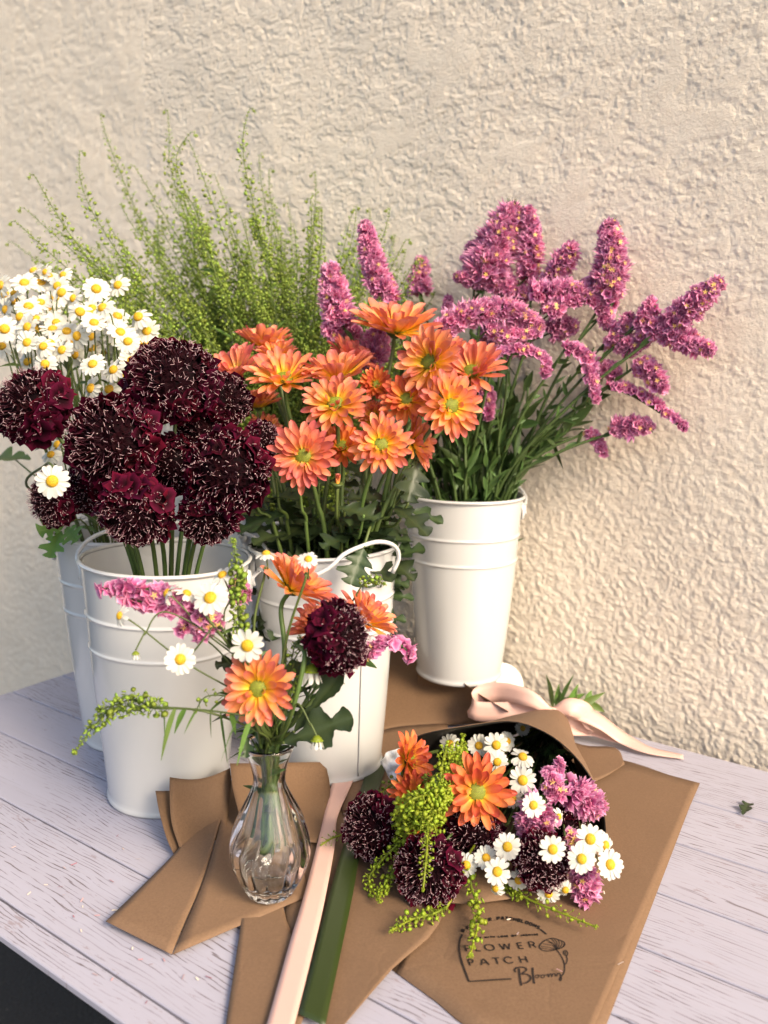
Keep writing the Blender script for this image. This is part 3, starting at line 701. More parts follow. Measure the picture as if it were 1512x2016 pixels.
mb = MB(); band(mb, [(1088, 1406, .034), (1130, 1400, .040), (1180, 1420, .030), (1225, 1452, .012), (1275, 1476, .006), (1345, 1490, .003)], [.010, .020, .022, .020, .014, .009], [up, (.2, .8, .7), (.3, .9, .4), (.5, .8, .2), (.3, .9, .1), (.3, .9, .1)]); thick(part('tail', mb, M['pinkr'], rb), .0004)
mb = MB(); band(mb, [(1088, 1408, .032), (1110, 1430, .022), (1160, 1436, .015), (1200, 1450, .010), (1240, 1462, .006)], [.010, .018, .018, .016, .012], [up, (.2, .8, .7), (.3, .9, .4), (.5, .8, .2), (.3, .9, .1)]); thick(part('tail', mb, M['pinkr'], rb), .0004)
mb = MB(); p = T(1086, 1406, .036); tmp = MB(); lathe(tmp, [(.0001, -.007), (.005, -.0065), (.0075, -.003), (.0082, 0), (.0075, .003), (.005, .0065), (.0001, .007)], 16, lambda r, z, a: r * (1 + .12 * np.sin(5 * a)))
mb.merge(tmp, basis((.6, -.2, .3)), tuple(p)); part('knot', mb, M['pinkr'], rb)
# white ribbon roll by the bucket
p = T(998, 1345, .025); M['whiter'] = simple('white_ribbon', (.8, .78, .74), .5)[0]
q = T(1000, 1372, 0.004); mb = MB(); tmp = MB(); lathe(tmp, [(.004, -.008), (.022, -.008), (.0225, -.0075), (.0225, .0075), (.022, .008), (.004, .008), (.004, -.008)], 40)
mb.merge(tmp, basis((.5, -.6, .7)), (q.x - .004, q.y, .024)); single('ribbon_roll', mb, M['whiter'], 'small roll of white ribbon beside the foot of the right bucket', 'ribbon roll', (q.x, q.y, .003))
# ================================================================ flowers: prototypes
def nrm(v): v = np.asarray(v, float); return v / (np.linalg.norm(v) + 1e-12)
def face(right, up, toward): return nrm((right, -toward, up))
def petal(mb, phi, r0, L, W, e0, e1, cup, z0=0.0, nu=8, nv=5, twist=0.0, narrow=.38, t0=0.0, droop=0.0, rr=None, grooves=.0):
    u = 1 - (1 - np.linspace(0, 1, nu)) ** 1.4
    w = W * (narrow + (1 - narrow) * np.clip(u / .6, 0, 1) ** 1.3) * np.sqrt(np.clip(1 - u ** 4.5, 0, 1)) / 2 + W * .03
    du = np.gradient(u) * L; el = np.radians(e0 + (e1 - e0) * u)
    rad = r0 + np.concatenate([[0], np.cumsum((np.cos(el) * du)[1:])]); zz = z0 + np.concatenate([[0], np.cumsum((np.sin(el) * du)[1:])])
    v = np.linspace(-1, 1, nv)
    X = rad[:, None] + 0 * v; Y = w[:, None] * v; Zc = zz[:, None] + (cup * w[:, None]) * (v ** 2) + grooves * W * np.cos(v * 3 * np.pi)[None] * np.sin(np.pi * u)[:, None]
    Zc = Zc + twist * Y
    X = X - np.sin(el)[:, None] * (Zc - zz[:, None]) * .8
    c, s = math.cos(phi), math.sin(phi)
    V = np.stack([X * c - Y * s, X * s + Y * c, Zc], -1).reshape(-1, 3)
    mb.add(V, grid_faces(nu, nv), np.repeat(np.clip(t0 + u * (1 - t0), 0, 1), nv), rnd.random() if rr is None else rr)
def dome(mb, rx, h, nb, br, flat=.0, seedr=0, base=0.0, k=18, bump_n=None):
    """flower centre: low dome studded with tiny knobs"""
    pr = [(rx * math.cos(q), h * math.sin(q) + base) for q in np.linspace(-.4, math.pi / 2 - .001, 8)]
    lathe(mb, pr, k, t=.2)
    i = np.arange(nb) + .5; rr = np.sqrt(i / nb); th = i * 2.39996
    pos = np.stack([rx * rr * np.cos(th) * .97, rx * rr * np.sin(th) * .97, base + h * np.sqrt(np.clip(1 - rr ** 2, 0, 1))], 1)
    V = np.array([(1, 0, 0), (0, 1, 0), (-1, 0, 0), (0, -1, 0), (0, 0, 1.1)]) * br
    F = np.array([(0, 1, 4), (1, 2, 4), (2, 3, 4), (3, 0, 4)])
    mb.inst(V, F, bases(pos * np.array([1, 1, .6]) + [0, 0, rx * .5], rng.random(nb) * 6), pos, np.array([.3, .3, .3, .3, 1.]), rng.random(nb))
def calyx(mb, rx, h, z=0.0, n=12):
    pr = [(.0001, -h), (rx * .35, -h * .95), (rx * .8, -h * .45), (rx, 0), (rx * .9, h * .15), (.0001, h * .15)]
    lathe(mb, [(a, b + z) for a, b in pr], 14, t=.3)
    for i in range(n): petal(mb, i * 2 * math.pi / n, rx * .6, rx * .75, rx * .45, 10, 45, .2, z0=z - h * .35, nu=4, nv=3)

def mum_head(size, cupd, seed, pink=0.0):
    """size = petal span radius; cupd 0 flat .. 1 closed cup"""
    global rnd
    keep = rnd; rnd = random.Random(seed); P_, C_, K_ = MB(), MB(), MB()
    r0 = size * .19
    rows = [(rnd.randint(17, 20), 1.0, 2 + 42 * cupd, 6 + 46 * cupd), (rnd.randint(15, 18), .92, 12 + 44 * cupd, 18 + 48 * cupd), (rnd.randint(8, 12), .72, 24 + 42 * cupd, 36 + 42 * cupd), (rnd.randint(2, 4), .5, 35 + 40 * cupd, 70 + 30 * cupd)]
    for k, (n_, lf, ea, eb) in enumerate(rows):
        if k == 3 and cupd > .6: continue
        off = rnd.random() * 6
        for i in range(n_):
            L = size * lf * rnd.uniform(.88, 1.08) - r0 * .8
            petal(P_, off + (i + rnd.uniform(-.28, .28)) * 2 * math.pi / n_, r0 * (1 - .1 * k), L, size * rnd.uniform(.185, .265) * (1 if k < 3 else .7), ea + rnd.uniform(-9, 9), eb + rnd.uniform(-16, 18) - (10 if k == 0 else 0),
                  rnd.uniform(.25, .7) * (1 + .4 * k * .3), z0=.0012 * k, nu=9, nv=7, twist=rnd.uniform(-.22, .22), narrow=.42, t0=0, grooves=.012)
    dome(C_, size * .225, size * .09, 150, size * .015, base=.003)
    calyx(K_, size * .2, size * .14)
    rnd = keep; return P_, C_, K_
def daisy_head(size, seed, refl=0.0, n=None, per=1.0):
    global rnd
    keep = rnd; rnd = random.Random(seed); P_, C_, K_ = MB(), MB(), MB()
    n = n or rnd.randint(12, 16)
    for i in range(n):
        if rnd.random() > per: continue
        petal(P_, (i + rnd.uniform(-.2, .2)) * 2 * math.pi / n, size * .24, size * .78 * rnd.uniform(.9, 1.05), size * rnd.uniform(.30, .37), rnd.uniform(0, 14) - refl, rnd.uniform(-26, 10) - refl, rnd.uniform(.0, .5), nu=7, nv=5, narrow=.5, twist=rnd.uniform(-.12, .12), z0=-.0003 * (i % 2), grooves=.02)
    dome(C_, size * .34, size * .24, 90, size * .028)
    calyx(K_, size * .3, size * .22, 0, 8)
    rnd = keep; return P_, C_, K_
def scabiosa_head(size, seed, pins=1.0, petal_side=1.0):
    g = np.random.default_rng(seed); P_, F_, N_, K_ = MB(), MB(), MB(), MB()
    # core
    lathe(P_, [(size * .78 * math.sin(q), size * .62 * math.cos(q)) for q in np.linspace(0.001, 2.5, 12)], 24, t=.1)
    def ruffle(k, th0, th1, rs, rsv, out, lift, tt):
        u = g.random(k); th = np.radians(th0 + (th1 - th0) * u); ph = np.arange(k) * 2.39996 + g.random(k) * .5
        nvec = np.stack([np.sin(th) * np.cos(ph), np.sin(th) * np.sin(ph), np.cos(th)], 1)
        pos = nvec * np.array([.80, .80, .66]) * size * (out * (1 + (g.random(k)[:, None] - .4) * .13 * (th1 > 79)))
        M_ = bases(nvec + g.normal(0, .22, (k, 3)), g.random(k) * 6.28)
        for variant in range(4):
            sel = np.arange(k) % 4 == variant
            if not sel.any(): continue
            m_ = 14; a = np.linspace(0, 2 * np.pi, m_, endpoint=False)
            lob = .80 + .20 * np.abs(np.sin(a * 2.5 + variant)) + g.normal(0, .04, m_)
            z1 = .34 + .10 * np.sin(a * 5 + variant * 2) + g.normal(0, .05, m_)
            z2 = .40 + .20 * np.sin(a * 5 + variant) + g.normal(0, .05, m_)
            V = np.vstack([[[0, 0, -.1]], np.stack([.55 * lob * np.cos(a), .55 * lob * np.sin(a), z1], 1), np.stack([lob * np.cos(a), lob * np.sin(a), z2], 1)])
            F = [np.array([(0, 1 + i, 1 + (i + 1) % m_) for i in range(m_)]), np.array([(1 + i, 1 + m_ + i, 1 + m_ + (i + 1) % m_, 1 + (i + 1) % m_) for i in range(m_)])]
            t_ = np.concatenate([[0], np.full(m_, tt * .5), np.full(m_, tt)])
            sz = rs * size * (1 + rsv * (g.random(sel.sum()) - .5))
            P_.inst(V, F, M_[sel] * sz[:, None, None], pos[sel], t_, g.random(sel.sum()))
    ruffle(80, 0, 58, .12, .4, .95, 0, .30)
    ruffle(46, 52, 80, .22, .4, .99, 0, .7)
    ruffle(34, 74, 102, .32, .75, 1.03, 0, 1.0)
    ruffle(22, 96, 128, .30, .7, .98, 0, .9)
    # filaments and anthers
    def shell(k, thmax):
        th = np.arccos(1 - (1 - math.cos(math.radians(thmax))) * ((np.arange(k) + .5) / k)); ph = np.arange(k) * 2.39996 + g.random(k)
        nv_ = np.stack([np.sin(th) * np.cos(ph), np.sin(th) * np.sin(ph), np.cos(th)], 1); return nv_
    k = int(290 * pins); nv_ = shell(k, 84); 
    root = nv_ * np.array([.80, .80, .66]) * size; dirs = nv_ + g.normal(0, .25, (k, 3)); dirs /= np.linalg.norm(dirs, axis=1)[:, None]
    ln = size * (.20 + .12 * g.random(k))
    tri = np.array([(math.cos(a), math.sin(a)) for a in (0, 2.1, 4.2)])
    V = np.array([(x, y, 0) for x, y in tri] + [(x * .8, y * .8, 1) for x, y in tri]); F = np.array([(0, 1, 4, 3), (1, 2, 5, 4), (2, 0, 3, 5)])
    B_ = bases(dirs, g.random(k)); S_ = B_.copy(); S_[:, :, 0] *= .00020; S_[:, :, 1] *= .00020; S_[:, :, 2] *= ln[:, None]
    F_.inst(V, F, S_, root, np.array([0, 0, 0, 1, 1, 1.]), g.random(k))
    tip = root + dirs * ln[:, None]
    ad = g.normal(0, 1, (k, 3)) + dirs * .9; ad /= np.linalg.norm(ad, axis=1)[:, None]
    B_ = bases(ad, g.random(k)); S_ = B_.copy(); al = size * (.07 + .05 * g.random(k)); S_[:, :, 0] *= .00019; S_[:, :, 1] *= .00019; S_[:, :, 2] *= al[:, None]
    Vc = np.vstack([V, V * [.2, .2, 1] + [0, 0, .12]]); 
    N_.inst(V, F, S_, tip - ad * al[:, None] / 2, np.array([0, 0, 0, 1, 1, 1.]), g.random(k))
    # round pale stigmas
    k2 = int(55 * pins); nv2 = shell(k2, 100); p2 = nv2 * np.array([.84, .84, .70]) * size * (1.12 + .1 * g.random(k2))[:, None]
    Vo = np.array([(1, 0, 0), (0, 1, 0), (-1, 0, 0), (0, -1, 0), (0, 0, 1), (0, 0, -1)]) * .00048
    Fo = np.array([(0, 1, 4), (1, 2, 4), (2, 3, 4), (3, 0, 4), (1, 0, 5), (2, 1, 5), (3, 2, 5), (0, 3, 5)])
    N_.inst(Vo, Fo, np.tile(np.eye(3), (k2, 1, 1)), p2, 1.0, np.full(k2, .9))
    calyx(K_, size * .42, size * .2, -size * .42, 10)
    return P_, F_, N_, K_
# statice florets
def funnel(seed):
    g = np.random.default_rng(seed); m_ = 12; a = np.linspace(0, 2 * np.pi, m_, endpoint=False)
    rad = 1 + .22 * np.sin(5 * a) + g.normal(0, .06, m_); z2 = 1 + .34 * np.sin(6 * a + seed) + g.normal(0, .14, m_)
    V = np.vstack([np.stack([.16 * np.cos(a), .16 * np.sin(a), 0 * a], 1), np.stack([.6 * rad * np.cos(a), .6 * rad * np.sin(a), .62 + 0 * a + .05 * np.sin(5 * a)], 1), np.stack([rad * np.cos(a), rad * np.sin(a), z2], 1)])
    return V, grid_faces(3, m_, True), np.repeat([0, .5, 1.], m_)
FUN = [funnel(i) for i in range(5)]
def star():
    V = [(0, 0, .15)]; F = []
    for i in range(5):
        a = i * 2 * math.pi / 5; b = a + .45; c = a - .45
        V += [(.45 * math.cos(c), .45 * math.sin(c), .25), (math.cos(a) * 1.1, math.sin(a) * 1.1, .35), (.45 * math.cos(b), .45 * math.sin(b), .25)]
        F.append((0, 1 + 3 * i, 2 + 3 * i, 3 + 3 * i))
    return np.array(V), np.array(F)
STAR = star()
def statice_cluster(path, wid, upv, seed, spread=2.0, fl=.0046, dens=1.05, yellow=.06, taper=.55):
    """florets packed along a curved comb; spread = half angle (rad) round the comb that carries flowers"""
    g = np.random.default_rng(seed); p = resamp(smooth_path(path, 8), 40); L = np.linalg.norm(np.diff(p, axis=0), axis=1).sum()
    tg, _, _ = frames(p); P_, Y_, G_ = MB(), MB(), MB()
    upv = np.asarray(upv, float); rc = wid / 2 - fl * .7
    n = int(dens * L * 2 * spread * max(rc, .004) / (fl * fl * .62)) + 8
    u = (np.arange(n) + g.random(n)) / n; ix = np.clip((u * 39).astype(int), 0, 39)
    T_ = tg[ix]; U_ = upv - T_ * (T_ @ upv)[:, None]; U_ /= np.linalg.norm(U_, axis=1)[:, None] + 1e-9; W_ = np.cross(T_, U_)
    an = (g.random(n) * 2 - 1) * spread
    d = U_ * np.cos(an)[:, None] + W_ * np.sin(an)[:, None]
    prof = np.sqrt(np.clip(1 - (np.abs(u - .38) / .66) ** 2.2, .03, 1)) * (1 - (1 - taper) * u * .5)
    root = p[ix] + d * (rc * prof * .55)[:, None] + T_ * ((g.random(n) - .5) * L / 39)[:, None]
    endb = np.clip((u - .8) / .2, 0, 1)[:, None]
    dd = d + T_ * (.25 + endb * 1.2) + g.normal(0, .36, (n, 3)); dd /= np.linalg.norm(dd, axis=1)[:, None]
    B_ = bases(dd, g.random(n) * 6.28); sz = fl * (.75 + .5 * g.random(n))
    hgt = rc * prof * .45 + fl * .5
    tuft = .74 + .40 * np.sin(u * L / .012 * 6.28 + an * 2 + seed) + .12 * np.sin(u * L / .004 * 6.28 + an * 5)
    S_ = B_ * sz[:, None, None]; S_[:, :, 2] = B_[:, :, 2] * (hgt * (.70 + .7 * g.random(n)) * tuft)[:, None]
    for v in range(5):
        s_ = np.arange(n) % 5 == v; V, F, t = FUN[v]
        if s_.any(): P_.inst(V, F, S_[s_], root[s_], t, g.random(s_.sum()))
    ys = g.random(n) < yellow
    if ys.sum() < 4: ys[:5] = True
    k = ys.sum(); SY = B_[ys] * .0029
    Y_.inst(STAR[0], STAR[1], SY, (root + dd * (hgt * 1.12)[:, None])[ys], np.array([0] + [.6, 1, .6] * 5), g.random(k))
    tube(G_, p, [rc * .5, rc * .6, rc * .45, .0012], 8)
    m = int(n * .8); ixm = g.integers(0, 39, m); an = g.random(m) * 6.28
    U2 = upv - tg[ixm] * (tg[ixm] @ upv)[:, None]; U2 /= np.linalg.norm(U2, axis=1)[:, None] + 1e-9; W2 = np.cross(tg[ixm], U2)
    d2 = U2 * np.cos(an)[:, None] + W2 * np.sin(an)[:, None] + tg[ixm] * .8; 
    B2 = bases(d2, g.random(m) * 6); S2 = B2.copy(); S2[:, :, 0] *= .0010; S2[:, :, 1] *= .0005; S2[:, :, 2] *= max(rc * .75, .004)
    G_.inst(np.array([(-1, 0, 0), (1, 0, 0), (0, 0, 1), (0, 1, .4)]), np.array([(0, 1, 2), (0, 2, 3)]), S2, p[ixm], .6, g.random(m))
    return P_, Y_, G_
# lobed leaf
def leaf_lobed(mb, base, tip, up, width, lobes=3, seed=0, curl=.15):
    base, tip, up = (np.asarray(tuple(q), float) for q in (base, tip, up)); ax = tip - base; L = np.linalg.norm(ax); ax /= L
    up = up - ax * np.dot(up, ax); up /= np.linalg.norm(up) + 1e-9; sd = np.cross(up, ax)
    n = 40; nv = 9; u = np.linspace(0, 1, n); g = random.Random(seed)
    env_ = np.sin(np.pi * np.clip(u, 0, 1) ** .9) ** .75 * (.35 + .75 * u) ; lob = 1 - .72 * np.abs(np.sin(np.pi * (u * lobes + g.random() * .3))) ** 3 * (u > .15) * (u < .88) + .05 * np.sin(u * 60)
    wl = width * (.05 + env_ * lob) / 1.3
    v = np.linspace(-1, 1, nv); bend = curl * L
    x = u * L; zc = -bend * u ** 2
    V = base + ax * x[:, None, None] + sd * (wl[:, None] * v)[..., None] + up * ((zc[:, None] + np.abs(v) * wl[:, None] * .28 + .03 * width * np.sin(u * 25 + g.random() * 6)[:, None] * v ** 2))[..., None]
    V = V + ax * (np.abs(v) * wl[:, None] * .35)[..., None]
    mb.add(V.reshape(-1, 3), grid_faces(n, nv), np.tile(np.abs(v), n), g.random())
def leaf_lance(mb, base, dirv, L, W, curl=.3, seed=0):
    g = random.Random(seed); d = nrm(dirv); B = basis(d, g.random() * 6); n = 9; u = np.linspace(0, 1, n); w = W * np.sin(np.pi * (.08 + .92 * u) ** .8) * .5 + .0002; v = np.array([-1, 0, 1.])
    V = np.asarray(base) + d * (u * L)[:, None, None] + B[:, 0] * (w[:, None] * v)[..., None] + B[:, 1] * (np.abs(v) * w[:, None] * .4)[..., None] + np.array([0, 0, -1]) * (curl * L * u ** 2)[:, None, None]
    mb.add(V.reshape(-1, 3), grid_faces(n, 3), np.tile([1, 0, 1.], n), g.random())
# pepper-grass raceme
POD = (np.array([(1, 0, 0), (.5, .87, 0), (-.5, .87, 0), (-1, 0, 0), (-.5, -.87, 0), (.5, -.87, 0), (0, 0, .35), (0, 0, -.35)]), np.array([(0, 1, 6), (1, 2, 6), (2, 3, 6), (3, 4, 6), (4, 5, 6), (5, 0, 6), (1, 0, 7), (2, 1, 7), (3, 2, 7), (4, 3, 7), (5, 4, 7), (0, 5, 7)]))
def raceme(S_, D_, path, n, plen, prad, seed, srad=(.0010, .0005), droop=0.0, gap=0.0):
    g = np.random.default_rng(seed); p = resamp(smooth_path(path, 8), 60); tg, _, _ = frames(p)
    tube(S_, p, srad, 5)
    u = gap + (1 - gap) * ((np.arange(n) + .3 * g.random(n)) / n); ix = np.clip((u * 59).astype(int), 0, 59)
    an = np.arange(n) * 2.39996; X = bases(tg[ix], an)[:, :, 0]
    d = X * .9 + tg[ix] * .55 + g.normal(0, .12, (n, 3)) + np.array([0, 0, -droop]); d /= np.linalg.norm(d, axis=1)[:, None]
    sc2 = np.clip((1 - u) * 4, .16, 1); ln = plen * (.75 + .4 * g.random(n)) * sc2
    tri = np.array([(math.cos(a), math.sin(a)) for a in (0, 2.1, 4.2)])
    V = np.array([(x, y, 0) for x, y in tri] + [(x * .8, y * .8, 1) for x, y in tri]); F = np.array([(0, 1, 4, 3), (1, 2, 5, 4), (2, 0, 3, 5)])
    B_ = bases(d, g.random(n)); Q = B_.copy(); Q[:, :, 0] *= .00025; Q[:, :, 1] *= .00025; Q[:, :, 2] *= ln[:, None]
    S_.inst(V, F, Q, p[ix], .7, g.random(n))
    pr = prad * (.7 + .5 * g.random(n)) * np.clip(sc2 * 1.1, .35, 1)
    B3 = bases(g.normal(0, 1, (n, 3)), g.random(n) * 6) * pr[:, None, None]
    D_.inst(POD[0], POD[1], B3, p[ix] + d * ln[:, None], 1 - sc2.mean() * .3, g.random(n))
    k = 34; tipd = g.normal(0, 1, (k, 3)); tipd[:, 2] += .6; tipd /= np.linalg.norm(tipd, axis=1)[:, None]   # tight tip of buds
    D_.inst(POD[0], POD[1], bases(tipd, g.random(k)) * (prad * .38), p[-1] + tipd * (prad * 1.3 * g.random(k))[:, None], 1.0, g.random(k))
def depth_of(p): return (Vector(tuple(p)) - CAMP).dot(FWD)
def stem_from_bucket(bk, head, axis, back=.004, tight=.6, bend=.03, spread=.55):
    head = np.asarray(tuple(head), float); axis = np.asarray(axis, float)
    d = head[:2] - bk.c[:2]; dl = np.linalg.norm(d) + 1e-9; dh = np.array([d[0], d[1], 0]) / dl
    side_ = np.array([rnd.uniform(-1, 1), rnd.uniform(-1, 1), 0]) * bk.R * .18
    bot = bk.c + dh * (-.3 * bk.r) + side_ * .8 + [0, 0, .012]
    rimp = bk.c + dh * min(bk.R * tight, dl * spread) + side_ + [0, 0, bk.H]
    k = np.linalg.norm(rimp[:2] - bk.c[:2]); 
    if k > bk.R * .8: rimp[:2] = bk.c[:2] + (rimp[:2] - bk.c[:2]) * (bk.R * .8 / k)
    a = head - axis * back; mid = (rimp + a) / 2 + np.array([dh[0], dh[1], 0]) * (-.06 * dl) + axis * -.004
    near = a - axis * bend * .4 + nrm(rimp - a) * bend * .6
    return [bot, rimp, mid, near, a]

def add_mum(name, label, pos, axis, size, cup, seed, stem, leaves=(), group=None, cat='flower', srad=.0021):
    P_, C_, K_ = mum_head(size, cup, seed); Mx = basis(axis, (seed * .7) % 6); pos = np.asarray(tuple(pos))
    th = thing(name, label, cat, tuple(stem[0]), group)
    pm = 'mumk' if 'pink' in label.split('statice')[0] else 'mumd' if any(k in label for k in ('dark orange', 'reddish', 'bouquet')) else 'mum'
    for nm, q, mt in (('petals', P_, pm), ('flower_centre', C_, 'mumc'), ('calyx', K_, 'stem')):
        mb = MB(); mb.merge(q, Mx, pos - Mx[:, 2] * size * .1); part(nm, mb, M[mt], th)
    mb = MB(); tube(mb, smooth_path(stem, 8), [srad * 1.25, srad * 1.1, srad, srad * .9], 8, r=rnd.random()); part('stem', mb, M['stem'], th)
    for i, (b_, t_, up_, w_) in enumerate(leaves):
        mb = MB(); leaf_lobed(mb, b_, t_, up_, w_, 3, seed * 7 + i, rnd.uniform(.05, .3)); part('leaf', mb, M['leaf'], th)
    return th
def leaves_on(path, us, L, W, seed):
    p = resamp(smooth_path(path, 8), 60); out = []; g = random.Random(seed)
    for u in us:
        i = int(u * 58); a = g.uniform(0, 6.28); d = np.array([math.cos(a), math.sin(a) * .8, g.uniform(-.25, .5)]); l = L * g.uniform(.7, 1.15)
        out.append((p[i], p[i] + nrm(d) * l, (0, -.4, 1), W * g.uniform(.8, 1.2)))
    return out
def add_scab(label, pos, axis, size, seed, stem, pins=1.0, group='dark red scabiosas', srad=.0019):
    P_, F_, N_, K_ = scabiosa_head(size, seed, pins); Mx = basis(axis, seed); pos = np.asarray(tuple(pos))
    th = thing('scabiosa', label, 'flower', tuple(stem[0]), group)
    for nm, q, mt in (('petals', P_, 'scab'), ('filaments', F_, 'fil'), ('stamens', N_, 'pin'), ('calyx', K_, 'stemd')):
        mb = MB(); mb.merge(q, Mx, pos); part(nm, mb, M[mt], th)
    mb = MB(); tube(mb, smooth_path(stem, 8), [srad * 1.2, srad, srad * .9], 8, r=rnd.random()); part('stem', mb, M['stem'], th)
    return th
DAIS = [daisy_head(1.0, 100 + i, refl=(0, 4, 12, 20, 34, -6, 8, 26)[i], per=(1, .93, 1, .9, .95, 1, .88, .95)[i]) for i in range(8)]
def add_daisies(label, hub_path, heads, group=None, name='daisy_spray', leaf=True, srad=.0011, drop=.035):
    """one branching stem with several heads; heads: (pos, axis, size, variant)"""
    th = thing(name, label, 'flower spray' if len(heads) > 1 else 'flower', tuple(hub_path[0]), group)
    sb = MB(); hp = smooth_path(hub_path, 8); tube(sb, hp, [srad * 1.3, srad], 6)
    for k, (p_, ax, sz, v) in enumerate(heads):
        p_ = np.asarray(tuple(p_), float); ax = np.asarray(ax, float); Mx = basis(ax, k * 1.7 + v) * sz
        q = DAIS[v % 8]; a = p_ - ax / np.linalg.norm(ax) * sz * .15
        f = min(.55 + .12 * (k % 4), .97); j = hp[int((len(hp) - 1) * (f if len(heads) > 1 else 1))]
        tube(sb, smooth_path([j, (j + a) / 2 + [0, 0, -.004], a - nrm(ax) * .012 + [0, 0, -.006], a], 6), [srad * .8, srad * .62], 5)
        mb = MB(); mb.merge(q[0], Mx, p_); fh = part('flower_head', mb, M['daisy'], th)
        mb = MB(); mb.merge(q[1], Mx, p_); part('flower_centre', mb, M['daisyc'], fh)
        mb = MB(); mb.merge(q[2], Mx, p_); part('calyx', mb, M['stem'], fh)
    if leaf:
        for i in range(7):
            j = hp[int(len(hp) * (.35 + .09 * i)) % len(hp)]; leaf_lance(sb, j, (rnd.uniform(-1, 1), rnd.uniform(-1, 1), rnd.uniform(-.1, .6)), .022, .003, .3, i)
    part('stem', sb, M['stem'], th); return th
# ================================================================ scabiosas in the front left bucket
def PX(px, d): return px / FPX * d
GS = 'dark red scabiosas in the front left bucket'
SC = [  # px, py, depth, diameter px, facing, seed, pins, label
 (341, 754, .735, 184, (.15, .55, .8), 1, 1.15, 'topmost and largest dark red scabiosa, right of the white daisies'),
 (226, 869, .700, 188, (-.05, .18, 1), 2, 1.1, 'big dark red scabiosa with magenta edged upper petals, directly below the white daisies'),
 (448, 928, .690, 168, (.15, .0, 1), 3, .75, 'dark red scabiosa at the right of its bunch, touching the lowest pink orange chrysanthemum'),
 (66, 800, .730, 158, (-.35, .45, .8), 4, 1.0, 'dark red scabiosa at the left edge of the picture, with petals hanging loose'),
 (107, 985, .740, 108, (-.5, -.1, .8), 5, .9, 'small dark red scabiosa at the lower left, behind the single white daisy'),
 (267, 1004, .690, 150, (.0, -.45, .85), 6, .9, 'dark red scabiosa nodding over the bucket rim, lowest of the bunch on the left half'),
 (411, 1016, .705, 122, (.1, -.5, .8), 7, .7, 'small dark red scabiosa nodding over the bucket rim on the right half, above the stems'),
 (165, 965, .745, 96, (-.4, -.2, .9), 8, .9, 'dark red scabiosa half hidden between the magenta edged one and the smallest'),
 (440, 788, .790, 112, (.6, .3, .6), 9, .7, 'dark red scabiosa mostly hidden behind the topmost one, beside the orange flowers'),
 (512, 868, .775, 84, (.7, .1, .6), 10, .8, 'dark red scabiosa peeking out between the bunch and the pink orange chrysanthemum'),
 (338, 915, .750, 120, (.1, .0, 1), 11, .8, 'dark red scabiosa in the middle of the bunch, behind the three big ones'),
 (398, 850, .790, 100, (.3, .2, .9), 12, .5, 'dark red scabiosa deep in the bunch, just below and behind the topmost one'),
]
for (x, y, d, w_, fc, sd, pn, lb) in SC:
    ax = face(*fc); p = np.array(tuple(P(x, y, d))); sz = PX(w_, d) / 2 * .94
    stem_end = p - ax * sz * .5
    dd = stem_end - bL.c; bot = bL.c + np.array([dd[0] * -.12, dd[1] * -.1, .012]); rp = bL.c + np.array([np.clip(dd[0] * .35, -.03, .032) + .008, -.012 + dd[1] * .25 + rnd.uniform(-.012, .012), bL.H - .005])
    add_scab(lb, p, ax, sz, sd, [bot, rp, (rp + stem_end) / 2 + [0, 0, .006], stem_end - ax * .008 + [0, 0, -.01], stem_end], pn, GS)

